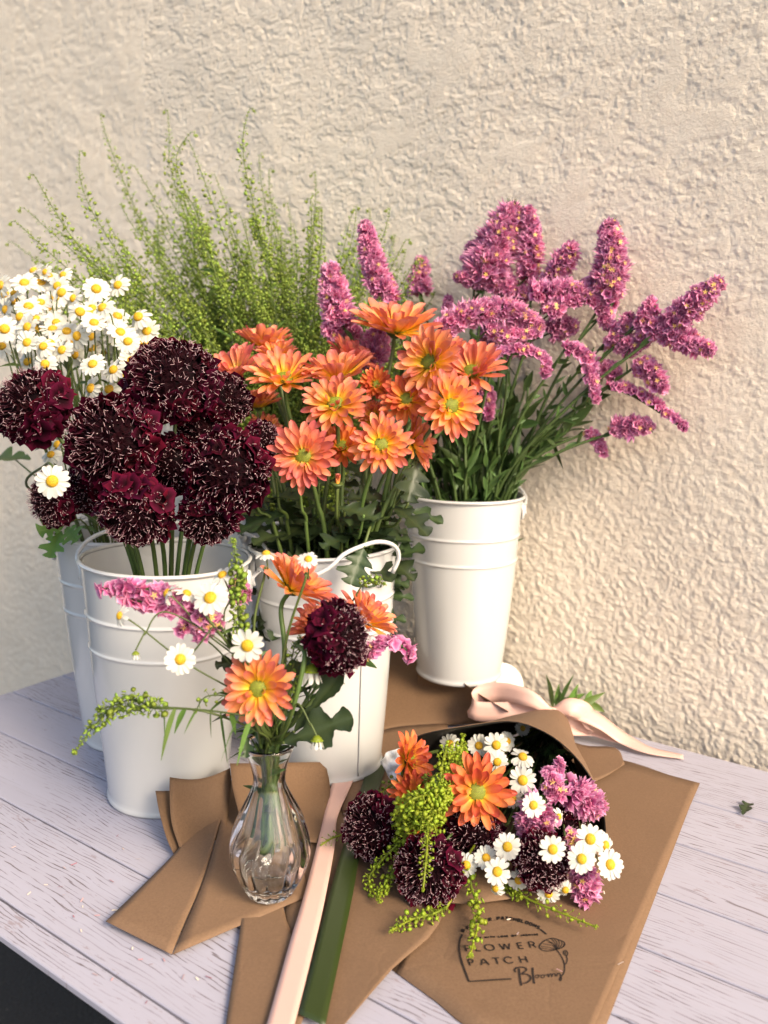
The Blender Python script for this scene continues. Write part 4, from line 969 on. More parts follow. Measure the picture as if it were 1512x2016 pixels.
# ================================================================ chrysanthemums in the middle bucket
GM = 'orange chrysanthemums in the middle bucket'
MU = [ # px, py, depth, width px, facing, cup, label
 (783, 610, .860, 158, (.10, .93, .34), .42, 'tallest chrysanthemum, a big coral orange one standing above all the others'),
 (519, 650, .900, 96, (.0, .95, .10), .72, 'orange chrysanthemum seen from the side at the top left of the bunch, above its neighbours'),
 (450, 712, .845, 112, (-.30, .70, .50), .50, 'pink orange chrysanthemum at the left end of the bunch, touching the topmost dark red scabiosa'),
 (557, 718, .800, 130, (.02, .84, .50), .42, 'pale orange chrysanthemum with long spread petals, second from the left in the upper row'),
 (657, 706, .815, 134, (-.15, .95, .25), .50, 'pale orange chrysanthemum seen from the side, above the one facing up with a yellow heart'),
 (700, 684, .870, 90, (.4, .85, .2), .55, 'half hidden orange chrysanthemum in the upper row, just left of dark pink statice'),
 (657, 780, .765, 124, (-.10, .68, .72), .16, 'open orange chrysanthemum with a bright yellow heart at the centre of the bunch'),
 (832, 706, .790, 130, (-.55, .25, .78), .20, 'wide open orange chrysanthemum with long petals just below the tallest one'),
 (878, 678, .850, 96, (.1, .75, .5), .45, 'orange chrysanthemum mostly hidden behind the wide open one below the tallest flower'),
 (922, 712, .815, 128, (-.25, .65, .60), .34, 'pink orange chrysanthemum at the upper right end of the bunch, behind the lower right one'),
 (741, 752, .830, 60, (.1, .40, .9), .40, 'small reddish orange chrysanthemum in the gap left of the wide open one'),
 (798, 776, .800, 100, (-.15, .55, .8), .24, 'dark orange chrysanthemum in shade just below the wide open one'),
 (898, 796, .765, 124, (.35, .15, .9), .16, 'open orange chrysanthemum at the right end of the bunch, turned to the right'),
 (507, 775, .860, 74, (.0, .9, .1), .72, 'small orange chrysanthemum seen from below between the topmost scabiosa and the stems'),
 (594, 897, .730, 128, (-.05, .15, 1), .12, 'pinkish orange chrysanthemum facing the camera, lowest of the bunch and beside the dark red scabiosas'),
 (671, 868, .790, 88, (-.05, .60, .8), .38, 'dark orange chrysanthemum between the two lowest ones that face the camera'),
 (753, 873, .745, 112, (.15, .2, .97), .14, 'bright orange chrysanthemum facing the camera in the lower middle of the bunch'),
 (838, 869, .800, 92, (.85, .2, .35), .50, 'orange chrysanthemum seen from the side, turned right, lowest at the right of the bunch'),
 (524, 838, .860, 60, (.3, .5, .7), .40, 'orange chrysanthemum nearly hidden behind the dark red scabiosas'),
 (540, 680, .880, 80, (-.1, .85, .4), .5, 'orange chrysanthemum behind the two flowers at the left of the upper row'),
 (737, 812, .840, 64, (.1, .6, .7), .45, 'small orange chrysanthemum hidden just above the lower middle one that faces the camera'),
]
for i, (x, y, d, w_, fc, cu, lb) in enumerate(MU):
    ax = face(*fc); sz = PX(w_, d) / 2 * (1.12 + .42 * cu); p = np.array(tuple(P(x, y, d)))
    p = p - ax * sz * (.22 + .25 * cu)
    st = stem_from_bucket(bM, p, ax, back=sz * .18)
    add_mum('chrysanthemum', lb, p, ax, sz, cu, 40 + i, st, leaves_on(st, (.38, .42, .46, .52, .58, .66), .050, .025, i), GM)
# bud and extra leafy stems
p = P(664, 952, .76); st = stem_from_bucket(bM, p, (.1, -.2, .95)); th = thing('chrysanthemum_bud', 'small round yellowish chrysanthemum bud between the stems, below the two lowest orange flowers', 'flower bud', tuple(st[0]))
mb = MB(); 
for i in range(16): petal(mb, i * 2.4, .002, .011, .005, 70 + i, 130, .5, nu=6, nv=4, t0=.3)
mb.V = [v @ basis((.1, -.3, .95)).T + np.array(tuple(p)) for v in mb.V]; part('petals', mb, M['mum'], th)
mb = MB(); calyx(mb, .0055, .005); mb.V = [v @ basis((.1, -.3, .95)).T + np.array(tuple(p)) for v in mb.V]; part('calyx', mb, M['stem'], th)
mb = MB(); tube(mb, smooth_path(st, 8), .0014, 6); part('stem', mb, M['stem'], th)
for i in range(14):
    x = 500 + i * 23 + rnd.uniform(-10, 10); y = rnd.uniform(930, 1010); d = rnd.uniform(.76, .90); p = np.array(tuple(P(x, y, d)))
    st = stem_from_bucket(bM, p, (0, 0, 1)); th = thing('leafy_stem', 'cut chrysanthemum stem with dark lobed leaves in the middle bucket, below the flowers', 'stem', tuple(st[0]), 'leafy chrysanthemum stems without a flower of their own')
    mb = MB(); tube(mb, smooth_path(st, 8), [.0022, .0018, .0012], 6, r=rnd.random()); part('stem', mb, M['stem'], th)
    for j, (b_, t_, u_, w_) in enumerate(leaves_on(st, (.36, .41, .46, .5, .55, .6, .66, .73, .8, .88, .95), .048, .027, 900 + i)):
        mb = MB(); leaf_lobed(mb, b_, t_, u_, w_, 3, i * 9 + j, rnd.uniform(.1, .4)); part('leaf', mb, M['leaf'], th)
# the lobed leaf that hangs over the bucket rim, and the drooping one at the right
th = thing('leafy_stem', 'stem whose dark lobed leaf hangs down over the front rim of the middle bucket', 'stem', tuple(bM.c + [.02, -.03, .02]))
a_ = P(716, 1080, .755); mb = MB(); tube(mb, smooth_path([bM.c + [.02, -.03, .02], bM.c + [.025, -.045, .2], P(728, 1040, .775), P(716, 1078, .757)], 8), .0014, 6); part('stem', mb, M['stem'], th)
mb = MB(); leaf_lobed(mb, a_, P(692, 1150, .742), (.1, -1, .1), .030, 3, 5, .05); part('leaf', mb, M['leaf'], th)
th = thing('leafy_stem', 'stem with a dark leaf drooping at the right of the orange flowers', 'stem', tuple(bM.c + [.03, -.0, .02]))
mb = MB(); tube(mb, smooth_path([bM.c + [.03, 0, .02], bM.c + [.04, -.0, .22], P(800, 960, .80), P(822, 905, .80)], 8), .0013, 6); part('stem', mb, M['stem'], th)
mb = MB(); leaf_lobed(mb, P(822, 905, .80), P(806, 985, .785), (.3, -1, .1), .030, 3, 8, .1); part('leaf', mb, M['leaf'], th)

# ================================================================ daisies in the far left bucket
def Z(a, b): return (a * .3704, 480 + b * .3704)
GD = 'daisy sprays in the far left bucket'
DS = [
 ('daisy spray at the very top of the daisies, its heads nearest the green stems', .90, [(178, 143, .7), (262, 170, .5), (240, 150, .4), (335, 165, .5)]),
 ('daisy spray cut by the left edge of the picture, upper half', .86, [(5, 222, 1), (72, 262, .4), (130, 208, 1), (30, 350, .8)]),
 ('daisy spray with two heads one above the other in the upper middle of the daisies', .85, [(305, 224, .8), (328, 260, 1), (217, 312, .7), (152, 333, 1)]),
 ('daisy spray at the upper right of the daisies, highest against the green stems', .85, [(512, 240, 1.05), (627, 220, .9)]),
 ('daisy spray at the left edge of the picture, lower half, above the left scabiosa', .83, [(105, 388, .9), (147, 443, 1), (25, 453, 1.1), (10, 545, .8)]),
 ('daisy spray in the centre of the daisies with a head turned fully to the camera', .81, [(425, 362, 1.05), (500, 420, .9), (390, 290, .7)]),
 ('daisy spray at the right end of the daisies, its heads in a row', .83, [(545, 340, 1.1), (625, 385, .95), (735, 388, 1.1), (782, 465, 1)]),
 ('daisy spray below the centre of the daisies with tightly overlapping heads', .82, [(280, 453, .9), (355, 465, .8), (410, 490, 1), (190, 400, .8)]),
 ('daisy spray directly above the topmost scabiosa', .80, [(640, 470, 1.05), (680, 520, .9)]),
 ('daisy spray with drooping petals above the gap between the left scabiosa and the big one', .80, [(265, 530, 1.05), (230, 545, .8), (145, 525, .9), (330, 565, .9)]),
 ('daisy spray in shade behind the centre of the daisies', .86, [(370, 530, .8), (400, 590, .8), (490, 495, .8), (300, 420, .7)]),
 ('daisy spray with four heads in two pairs between the left scabiosa and the topmost one', .775, [(493, 640, 1), (603, 670, 1), (483, 768, 1.05), (580, 773, 1.0), (700, 622, .9)]),
 ('daisy spray mostly hidden behind the left scabiosa and the big one', .78, [(290, 985, .8), (305, 1070, .9), (240, 640, .9), (270, 1120, .6)]),
]
for si, (lb, d0, hs) in enumerate(DS):
    H_ = []; mx = my = 0
    for k, (a, b, s_) in enumerate(hs):
        x, y = Z(a, b); d = d0 + rnd.uniform(-.02, .02); p = P(x, y, d)
        ax = face((x - 190) / 260 * .5 + rnd.uniform(-.5, .5), .55 + rnd.uniform(-.5, .4) - (b - 400) / 1600, rnd.uniform(.45, .95))
        H_.append((p, ax, PX(57 * s_ ** .4, d) / 2, si * 3 + k)); mx += x / len(hs); my += y / len(hs)
    hub = np.array(tuple(P(mx, my + 95, d0 + .02))); dd = hub[:2] - bD.c[:2]; q = bD.c + [dd[0] * .5, dd[1] * .3 + .0, bD.H]; k = np.linalg.norm(q[:2] - bD.c[:2])
    if k > .055: q[:2] = bD.c[:2] + (q[:2] - bD.c[:2]) * .055 / k
    add_daisies(lb, [bD.c + [0, 0, .02], q, (q + hub) / 2, hub], H_, GD)
# filler heads between, deeper
for i in range(11):
    hs = []
    cx_ = 20 + 27 * i; cy_ = 560 + abs(i - 3) * 9 + rnd.uniform(-10, 50)
    for k in range(4):
        x = cx_ + rnd.uniform(-34, 34); y = cy_ + rnd.uniform(-12, 110); d = rnd.uniform(.89, .96)
        if x > 300: x -= 30
        hs.append((P(x, y, d), face(rnd.uniform(-.5, .5), rnd.uniform(.3, .9), .8), PX(54, d) / 2, i + k))
    hub = np.array(tuple(P(cx_ * .7 + 60, cy_ + 130, .90))); dd = hub[:2] - bD.c[:2]; q = bD.c + [dd[0] * .35, dd[1] * .35, bD.H]
    add_daisies('spray of small white daisies deep in the crowd, mostly hidden by those in front', [bD.c + [0, .01, .02], q, (q + hub) / 2, hub], hs, 'daisy sprays at the back of the far left bucket')
p = P(*Z(278, 1262), .672)
add_daisies('single white daisy hanging in front of the lower left scabiosas', [bD.c + [0, 0, .1], bD.c + [.01, -.05, bD.H + .002], P(60, 965, .80), P(90, 915, .72), P(104, 918, .685)], [(p, face(.05, .25, 1), PX(72, .68) / 2, 1)], None, leaf=False)
th = thing('leafy_stem', 'green lobed leaves hanging over the left rim of the far left bucket', 'stem', tuple(bD.c + [0, 0, .05]))
mb = MB(); tube(mb, smooth_path([bD.c + [0, 0, .05], bD.c + [-.03, -.03, .235], P(125, 1035, .86), P(98, 1045, .85)], 6), .001, 5)
part('stem', mb, M['stem'], th)
for (a, b) in (((125, 1035), (76, 1045)), ((120, 1045), (96, 1095)), ((130, 1040), (150, 1062))):
    mb = MB(); leaf_lobed(mb, P(*a, .86), P(*b, .84), (0, -1, .5), .022, 3, a[0], .1); part('leaf', mb, M['leafl'], th)
th = thing('leafy_stem', 'blurred green leaf at the left edge of the picture under the left scabiosa', 'stem', tuple(bD.c + [0, 0, .1]))
mb = MB(); tube(mb, smooth_path([bD.c + [0, 0, .1], bD.c + [-.04, .01, .237], P(60, 930, .95), P(30, 905, 1.0)], 6), .001, 5); part('stem', mb, M['stem'], th)
mb = MB(); leaf_lobed(mb, P(60, 905, .97), P(-40, 895, 1.02), (0, -.4, 1), .035, 3, 2, .1); part('leaf', mb, M['leafl'], th)

# ================================================================ pepper grass in the back bucket
GT = 'tall green pepper grass stems in the back bucket'
def grass(label, tip, d, mids=(), n=150, seed=0, branches=4, group=GT, curl=True, prad=.0024):
    tip3 = np.array(tuple(P(*tip, d))); dd = tip3 - bG.c
    rimp = bG.c + np.array([np.clip(dd[0] * .2, -.06, .06), np.clip(dd[1] * .3, -.05, .05), bG.H])
    pts = [bG.c + [rnd.uniform(-.02, .02), rnd.uniform(-.02, .02), .02], rimp] 
    if mids: pts += [np.array(tuple(P(*m_, d))) for m_ in mids]
    else: pts += [rimp * .45 + tip3 * .55 + np.array([-dd[0] * .10, 0, .015])]
    th = thing('pepper_grass', label, 'green stem', tuple(pts[0]), group)
    full = resamp(smooth_path(pts + [tip3], 10), 60); S_, D_ = MB(), MB()
    cut = 36 if mids else 33
    tube(S_, full[:cut + 1], [.0016, .0011], 5, r=.3)
    end = list(full[cut:]); 
    if curl: 
        t_ = nrm(full[-1] - full[-4]); hk = rnd.choice([-1, 1]) * .006; end += [tip3 + t_ * .006 + [hk * .5, 0, .002], tip3 + t_ * .007 + [hk * 1.3, 0, -.003]]
    raceme(S_, D_, end[::3] + [end[-1]], n, .0095, prad, seed, (.0010, .0004))
    for b in range(branches):
        i = int(rnd.uniform(18, 46)); q = full[i]; t_ = nrm(full[i + 1] - full[i]); dv = nrm(t_ + rng.normal(0, .35, 3)); L = rnd.uniform(.06, .13) * (1 - (i - 18) / 60)
        e = q + dv * L; md = q + dv * L * .5 + np.array([dv[0], dv[1], 0]) * L * .12; e = e + [0, 0, L * .15]
        raceme(S_, D_, [q, md, e], int(n * .45), .0078, prad * .9, seed * 11 + b, (.0008, .0004), gap=.2)
    L_ = MB()
    for b in range(22): i = int(rnd.uniform(10, 46)); leaf_lance(L_, full[i], nrm(full[i + 1] - full[i]) + rng.normal(0, .45, 3), rnd.uniform(.018, .040), .0034, .2, b)
    part('stem', S_, M['podl2'], th); part('seed_pods', D_, M['pod2'], th); part('leaves', L_, M['podl2'], th)
M['pod2'] = leafy('green_pod', [(0, (.20, .30, .035)), (1, (.36, .47, .08))], .5, .5, .3)
M['podl2'] = leafy('green_grass_stem', [(0, (.09, .15, .025)), (1, (.16, .24, .045))], .4, .5, .15)
GRS = [((486, 226), 1.02, ((545, 640), (505, 430), (478, 300)), 'tallest pepper grass stem, with a hooked tip against the wall'),
 ((368, 272), 1.02, ((450, 640), (395, 440), (345, 330)), 'pepper grass stem with a sharply curled tip, left of the tallest one'),
 ((334, 228), 1.12, ((420, 640), (370, 440), (335, 330)), 'blurred tall pepper grass stem reaching up just left of the curled one'),
 ((196, 234), 1.18, ((370, 640), (270, 420), (225, 310)), 'blurred pepper grass stem reaching highest in the left third'),
 ((154, 310), 1.0, ((340, 660), (220, 480), (165, 380)), 'pepper grass stem with a small dark tuft at its tip on the left'),
 ((76, 356), .98, ((300, 690), (180, 520), (110, 420)), 'pepper grass stem arching far left, with a row of dark pods, above the daisies'),
 ((42, 446), .97, ((300, 700), (190, 580), (100, 500)), 'lowest pepper grass stem leaning out to the left over the daisies'),
 ((624, 352), 1.06, ((600, 660), (612, 520), (618, 430)), 'slender upright pepper grass stem right of the tallest one'),
 ((757, 338), 1.14, ((690, 640), (735, 480), (750, 400)), 'blurred pepper grass stem standing behind the leftmost tall statice spike'),
 ((796, 384), 1.16, ((720, 640), (770, 500), (790, 430)), 'blurred pepper grass stem just right of the one behind the tall statice spike'),
 ((880, 440), 1.12, ((740, 680), (830, 540), (868, 480)), 'pepper grass stem furthest to the right, between the statice spikes')]
for i, (tp, d, md, lb) in enumerate(GRS): grass(lb, tp, d, md, 170, i + 1, 5)
for i in range(78):
    u = (i + rnd.random()) / 78; x = 40 + 850 * u + rnd.uniform(-25, 25); y = rnd.uniform(345, 560) - 70 * math.exp(-((x - 430) / 130) ** 2) + (60 if x > 620 else 0) + (70 if x < 180 else 0)
    grass('thin green pepper grass stem among the dense sprays in the back bucket', (x, y), rnd.uniform(.97, 1.17), (), 130, 50 + i, 7, 'pepper grass stems filling the middle of the back bucket')

# ================================================================ statice in the right bucket
GP = 'pink statice in the right bucket'
def clampd(x, y, d, m=.045):                            # keep clear of the wall
    r = ray(x, y); dw = (WW - CAMP.dot(BN)) / r.dot(BN); return min(d, dw - m)
def statice(label, path, wpx, d, upv, spread=2.2, seed=0, fl=.0046, dens=1.05, yellow=.06, more=(), group=GP, bk=None, rad=.0022, hub=None, taper=.55, rootpts=None):
    ps = [P(x, y, clampd(x, y, d + (q[0] if q else 0))) for x, y, *q in path]
    base = np.array(tuple(ps[0]))
    bk = bk or bR_
    if rootpts is None:
        dd = base - bk.c; rp = bk.c + np.array([np.clip(dd[0] * .3, -.045, .045), np.clip(dd[1] * .3, -.04, .04), bk.H]) + [rnd.uniform(-.012, .012), rnd.uniform(-.015, .015), 0]
        rootpts = [bk.c + [rnd.uniform(-.02, .02), rnd.uniform(-.02, .02), .02], rp, (rp + base) / 2 + [-.05 * dd[0], 0, .01]]
    th = thing('statice', label, 'flower', tuple(rootpts[0]), group)
    cl = [(ps, wpx, seed)] + [([P(x, y, clampd(x, y, d + (q[0] if q else 0))) for x, y, *q in pth], w2, seed + 50 + i) for i, (pth, w2) in enumerate(more)]
    S_ = MB(); main = smooth_path(list(rootpts) + [base], 8); tube(S_, main, [rad * 1.1, rad * .9, rad * .7], 6, r=.2)
    ribs = resamp(main, 26)
    for i in range(3, 25):
        t_ = nrm(ribs[i] - ribs[i - 1]); leaf_lance(S_, ribs[i], t_ * 1.0 + rng.normal(0, .5, 3), rnd.uniform(.010, .022), rnd.uniform(.003, .006), .1, i)
    for i, (pp, w2, sd) in enumerate(cl):
        P_, Y_, G_ = statice_cluster(pp, PX(w2, d), upv, sd, spread, fl, dens, yellow, taper)
        sp = part('flower_spike', P_, M['stat'], th)
        if yellow > 0: part('cream_florets', Y_, M['staty'], sp)
        part('bracts', G_, M['stemd'], sp)
        if i: tube(S_, smooth_path([main[int(len(main) * .8)], (main[int(len(main) * .8)] + np.array(tuple(pp[0]))) / 2, np.array(tuple(pp[0]))], 6), [rad * .7, rad * .5], 5)
    part('stem', S_, M['stemd'], th)
    return th
UPC = (0, -.6, .8)
statice('tallest and broadest pink statice, a double spike at the top of the right bunch', [(955, 545), (980, 480), (1012, 408)], 84, .97, (0, -1, .1), 3.1, 1, more=[([(1038, 545, .02), (1046, 480, .02), (1040, 412, .02)], 48), ([(990, 565), (950, 552), (898, 545)], 38), ([(985, 575), (1000, 560), (985, 540)], 40)])
statice('upright pink statice spike with white flecks, right of the tallest double spike', [(1196, 580), (1205, 510), (1200, 440)], 62, .98, (0, -1, .1), 3.1, 2, more=[([(1205, 600), (1175, 568), (1148, 560)], 34)], yellow=.12)
statice('small blurred pink statice spike between the two tall upright ones', [(1085, 560), (1105, 520), (1128, 484)], 46, 1.04, (0, -1, .2), 3.1, 3)
statice('pink statice spike with white flecks pointing to the upper right, furthest right of all', [(1318, 640), (1365, 598), (1416, 556)], 50, .99, (-.1, -1, .3), 3.1, 4, yellow=.12)
statice('pink statice comb stretched out to the right, just below the furthest right spike', [(1262, 632), (1300, 652), (1345, 670), (1400, 694)], 48, .96, (0, -.7, .7), 2.6, 5, more=[([(1290, 600), (1270, 625), (1268, 680)], 36)])
statice('mauve statice comb arching over just behind the right end of the orange flowers', [(868, 652), (925, 622), (1000, 614), (1065, 648)], 58, .90, (0, -.55, .85), 2.0, 6, more=[([(960, 650), (1000, 662), (1062, 655)], 40)], yellow=.10)
statice('mauve statice comb arching over dark green bracts, right of the other mauve comb', [(1050, 580), (1120, 575), (1180, 605), (1196, 648)], 52, .92, (.1, -.35, .95), 1.7, 7, more=[([(1080, 620), (1110, 600), (1150, 590)], 50)])
statice('pink statice comb drooping to the right with its green underside showing, in the middle', [(975, 700), (1025, 692), (1068, 708), (1072, 742)], 36, .90, (.3, -.2, .95), 1.3, 8)
statice('pink statice comb hanging down below the arching mauve one', [(1112, 688), (1150, 700), (1160, 735), (1174, 790)], 36, .91, (.5, -.5, .7), 1.6, 9)
statice('long pink statice comb reaching down to the lower right, its green stalk showing beneath', [(1198, 762), (1240, 772), (1290, 802), (1348, 846)], 34, .92, (.35, -.3, .9), 1.15, 10, fl=.0046)
statice('short blurred pink statice at the lower right, under the long reaching comb', [(1210, 850), (1240, 840), (1280, 842)], 44, 1.0, (0, -.6, .8), 2.2, 11)
statice('smallest drooping pink statice at the lowest right of the bunch', [(1158, 850), (1172, 868), (1190, 892)], 28, 1.0, (.3, -.5, .6), 2.2, 12)
statice('short pink statice pointing down at the right, between the long comb and the outstretched one', [(1260, 715), (1285, 740), (1305, 768)], 44, .97, (.3, -.7, .5), 2.4, 13)
statice('pink statice tuft in the gap right of the arching mauve comb', [(1200, 665), (1225, 672), (1255, 690)], 46, .97, (0, -.8, .6), 2.6, 14, more=[([(1215, 650), (1232, 640), (1240, 622)], 34), ([(1180, 725), (1200, 730), (1215, 745)], 40)])
statice('blurred pink statice spike behind the tallest orange chrysanthemum', [(828, 575), (826, 540), (830, 510)], 44, 1.05, (0, -1, .1), 3.1, 15)
statice('slender pink statice spike with a narrow tip above the orange flowers', [(752, 575), (735, 520), (718, 440)], 52, .93, (0, -1, .1), 3.1, 16, more=[([(770, 590), (762, 560), (765, 545)], 34)], taper=.3)
statice('plump pink statice spike at the left end, above the centre of the orange flowers', [(672, 640), (662, 590), (650, 525)], 62, .90, (0, -1, .1), 3.1, 17, yellow=.04, more=[([(665, 660), (650, 650), (640, 640)], 34)])
statice('dark pink statice in shade among the orange flowers', [(720, 720), (735, 690), (745, 650)], 66, .93, (0, -1, .2), 3.1, 18, more=[([(700, 660), (690, 650), (680, 655)], 40)])
statice('tiny pink statice tip on its own left of the tallest double spike', [(884, 625), (880, 605), (882, 588)], 24, 1.0, (0, -1, .2), 3.1, 19)
statice('small purple statice behind the tallest double spike, at its left', [(935, 540), (930, 510), (936, 480)], 44, 1.03, (0, -1, .2), 3.1, 20)
statice('pink statice in shade under the arching mauve combs', [(960, 640), (985, 680), (1045, 690)], 50, .98, (0, -.8, .5), 2.6, 21, more=[([(1085, 655), (1110, 640), (1130, 650)], 50), ([(985, 570), (1020, 580), (1050, 575)], 44)])
statice('bit of pink statice showing right of the lowest right orange flower', [(955, 765), (962, 790), (960, 825)], 30, .95, (.3, -.8, .3), 2.6, 22)
for i in range(30):
    x = 830 + i * 7 + rnd.uniform(-10, 10) + (0 if i < 26 else 60); y = rnd.uniform(700, 800); d = rnd.uniform(.93, 1.02); p = np.array(tuple(P(x + (x - 930) * .5, y, d)))
    st = stem_from_bucket(bR_, p, (0, 0, 1), tight=.75, spread=.7); S_ = MB(); main = resamp(smooth_path(st, 8), 40); tube(S_, main, [.0028, .0022, .0012], 6, r=rnd.random())
    th = thing('statice', 'winged dark green statice stem without open flowers in the crowded right bucket', 'stem', tuple(st[0]), 'statice stems filling the right bucket')
    part('stem', S_, M['stemd'], th); L_ = MB()
    for j in range(26): k = int(rnd.uniform(13, 39)); leaf_lance(L_, main[k], nrm(main[k] - main[k - 1]) + rng.normal(0, .4, 3), rnd.uniform(.02, .05), rnd.uniform(.005, .011), .1, j)
    part('leaves', L_, M['stemd'], th)
# ================================================================ posy in the glass vase
VB = np.array([vc.x, vc.y, VZ]); VN = VB + [0, 0, .096]; VM = VB + [0, 0, .124]
dv = depth_of(VM)
def vstem(head, axis, k, mids=(), back=.004, bend=.02):
    """stem from inside the vase, through its neck, to the back of a head"""
    a = k * 2.4; off = np.array([math.cos(a), math.sin(a), 0])
    head = np.asarray(tuple(head), float); axis = np.asarray(axis, float); dd = nrm(head - VM)
    low = VB + np.array([-dd[0] * .012, -dd[1] * .01, .034 + .012 * (k % 4)]) + off * .004
    nk = VN + off * .0045; mo = VM + off * .006 + np.array([dd[0], dd[1], 0]) * .004
    pts = [low, nk, mo] + [np.array(tuple(m_)) for m_ in mids] + [head - axis * (back + bend) + np.array([0, 0, -bend * .4]), head - axis * back]
    return pts
GV = 'orange chrysanthemums in the glass vase'
VMU = [(596, 1132, .625, 140, (.60, .80, .10), .52, 'orange chrysanthemum in the vase posy, highest one, seen from the side', [P(560, 1290, .625)]),
       (626, 1212, .650, 112, (-.35, .90, .15), .55, 'orange chrysanthemum in the vase posy, behind and left of its dark red scabiosa', [P(590, 1330, .64)]),
       (735, 1202, .660, 112, (.60, .78, .10), .52, 'orange chrysanthemum in the vase posy, furthest right, above its dark red scabiosa', [P(640, 1350, .64)]),
       (504, 1358, .575, 138, (-.05, .25, .95), .10, 'orange chrysanthemum with a green heart, lowest in the vase posy and facing the camera', [P(515, 1430, .60)])]
for i, (x, y, d, w_, fc, cu, lb, md) in enumerate(VMU):
    ax = face(*fc); sz = PX(w_, d) / 2 * (1.1 + .42 * cu); p = np.array(tuple(P(x, y, d))) - ax * sz * (.2 + .2 * cu)
    add_mum('chrysanthemum', lb, p, ax, sz, cu, 80 + i, vstem(p, ax, i, md, sz * .16, .012), (), GV, srad=.0019)
ax = face(.90, .12, .45); p = np.array(tuple(P(664, 1256, .600)))
add_scab('dark red scabiosa in the glass vase posy, turned to the right', p, ax, PX(142, .6) / 2, 33, vstem(p, ax, 5, [P(575, 1400, .60), P(600, 1290, .595)], .02, .016), .8, None)
def vleaf(lb, a, mid, b, d, wd, lobes, seed):
    th = thing('leafy_stem', lb, 'stem', tuple(VB + [0, 0, .04])); S_ = MB(); tube(S_, smooth_path([VB + [0, 0, .04], VN + [.003, 0, 0], VM + [.004, -.003, 0], np.array(tuple(P(*a, d)))], 8), .0012, 6); part('stem', S_, M['stem'], th)
    mb = MB(); leaf_lobed(mb, P(*a, d), P(*b, d - .01), (-.2, -1, .5), wd, lobes, seed, .05); part('leaf', mb, M['leaf'], th)
vleaf('dark lobed leaf reaching right from the mouth of the glass vase', (560, 1462), None, (692, 1412), .615, .026, 2, 3)
vleaf('long dark toothed leaf along the stems right of the vase mouth, under the scabiosa', (580, 1440), None, (672, 1322), .62, .016, 1, 4)
# leaves low around the vase mouth
th = thing('leafy_stem', 'thin stems and narrow green leaves crowding the mouth of the glass vase', 'stem', tuple(VB + [0, 0, .04]))
S_, L_ = MB(), MB()
for i in range(9):
    e = P(470 + i * 17 + rnd.uniform(-8, 8), rnd.uniform(1300, 1400), rnd.uniform(.60, .64)); path = smooth_path(vstem(e, (0, 0, 1), i + 9, (), 0, .004), 8); tube(S_, path, [.0013, .0011, .0007], 6, r=rnd.random())
    q = resamp(path, 40)
    for j in range(9): k = int(rnd.uniform(20, 39)); leaf_lance(L_, q[k], nrm(q[k] - q[k - 1]) + rng.normal(0, .5, 3), rnd.uniform(.012, .028), rnd.uniform(.002, .0045), .3, j)
part('stem', S_, M['stem'], th); part('leaves', L_, M['leaf'], th)
for (a, b, c_2) in (((488, 1452), (484, 1430), (483, 1490)), ((470, 1300), (450, 1310), (425, 1310)), ((545, 1330), (590, 1318), (610, 1300))):
    leaf_lobed(L2 := MB(), P(*a, .61), P(*c_2, .60), (0, -1, .3), .010, 2, a[0], .1); part('leaf', L2, M['leaf'], th)
# daisies of the posy
def vd(lb, heads, mids, k, leaf=True, drop=False):
    hs = [(P(x, y, d), face(*fc), PX(w_, d) / 2, v) for (x, y, d, w_, fc, v) in heads]
    hub = np.array(tuple(mids[-1])); q = vstem(hub, (0, 0, 1), k, mids[:-1], 0, .004)
    return add_daisies(lb, q, hs, 'daisy stems in the glass vase', leaf=leaf, srad=.0009)
vd('daisy stem of the vase posy arching furthest left', [(236, 1212, .575, 50, (-.75, .3, .6), 3), (330, 1168, .58, 60, (-.8, .35, -.1), 4), (355, 1298, .575, 66, (.25, .2, .95), 5)], [P(500, 1400, .60), P(462, 1290, .59), P(400, 1190, .58)], 11, False)
vd('daisy stem of the vase posy with three heads under the front bucket rim', [(368, 1168, .585, 52, (.4, .7, .1), 3), (414, 1177, .575, 76, (-.1, .62, .75), 1), (438, 1132, .59, 56, (-.3, .8, .4), 2)], [P(505, 1400, .605), P(470, 1290, .595), P(430, 1230, .585)], 12)
vd('single daisy facing the camera just above the lowest orange flower of the vase', [(487, 1271, .57, 74, (.0, .15, 1), 0)], [P(510, 1400, .60), P(500, 1330, .59), P(487, 1290, .576)], 13, False)
vd('tiny daisy standing before the highest orange flower of the vase', [(607, 1101, .59, 46, (.05, .75, .6), 2)], [P(540, 1400, .61), P(566, 1250, .605), P(600, 1130, .595)], 14, False)
vd('daisy seen edge on at the left of the highest orange flower of the vase', [(524, 1090, .61, 50, (-.1, .97, .1), 3)], [P(520, 1400, .61), P(500, 1240, .61), P(520, 1120, .61)], 15, False)
def droop_bud(lb, x, y, d, path, k, w_=30, mat='daisy'):
    th = thing('daisy_bud', lb, 'flower bud', tuple(VB + [0, 0, .04])); S_ = MB(); q = vstem(path[-1], (0, 0, 1), k, path[:-1], 0, .001); tube(S_, smooth_path(q + [P(x, y - 8, d)], 8), .0006, 5); part('stem', S_, M['stem'], th)
    p_ = np.array(tuple(P(x, y, d))); sz = PX(w_, d) / 2; Mx = basis((0, -.2, -1)); a = MB()
    for i in range(8): petal(a, i * .785, sz * .5, sz * 1.1, sz * .4, 55, 80, .3, nu=5, nv=3)
    a.V = [v @ Mx.T + p_ for v in a.V]; part('petals', a, M[mat], th); a = MB(); calyx(a, sz * .7, sz * .6); a.V = [v @ Mx.T + p_ for v in a.V]; part('calyx', a, M['podl'], th)
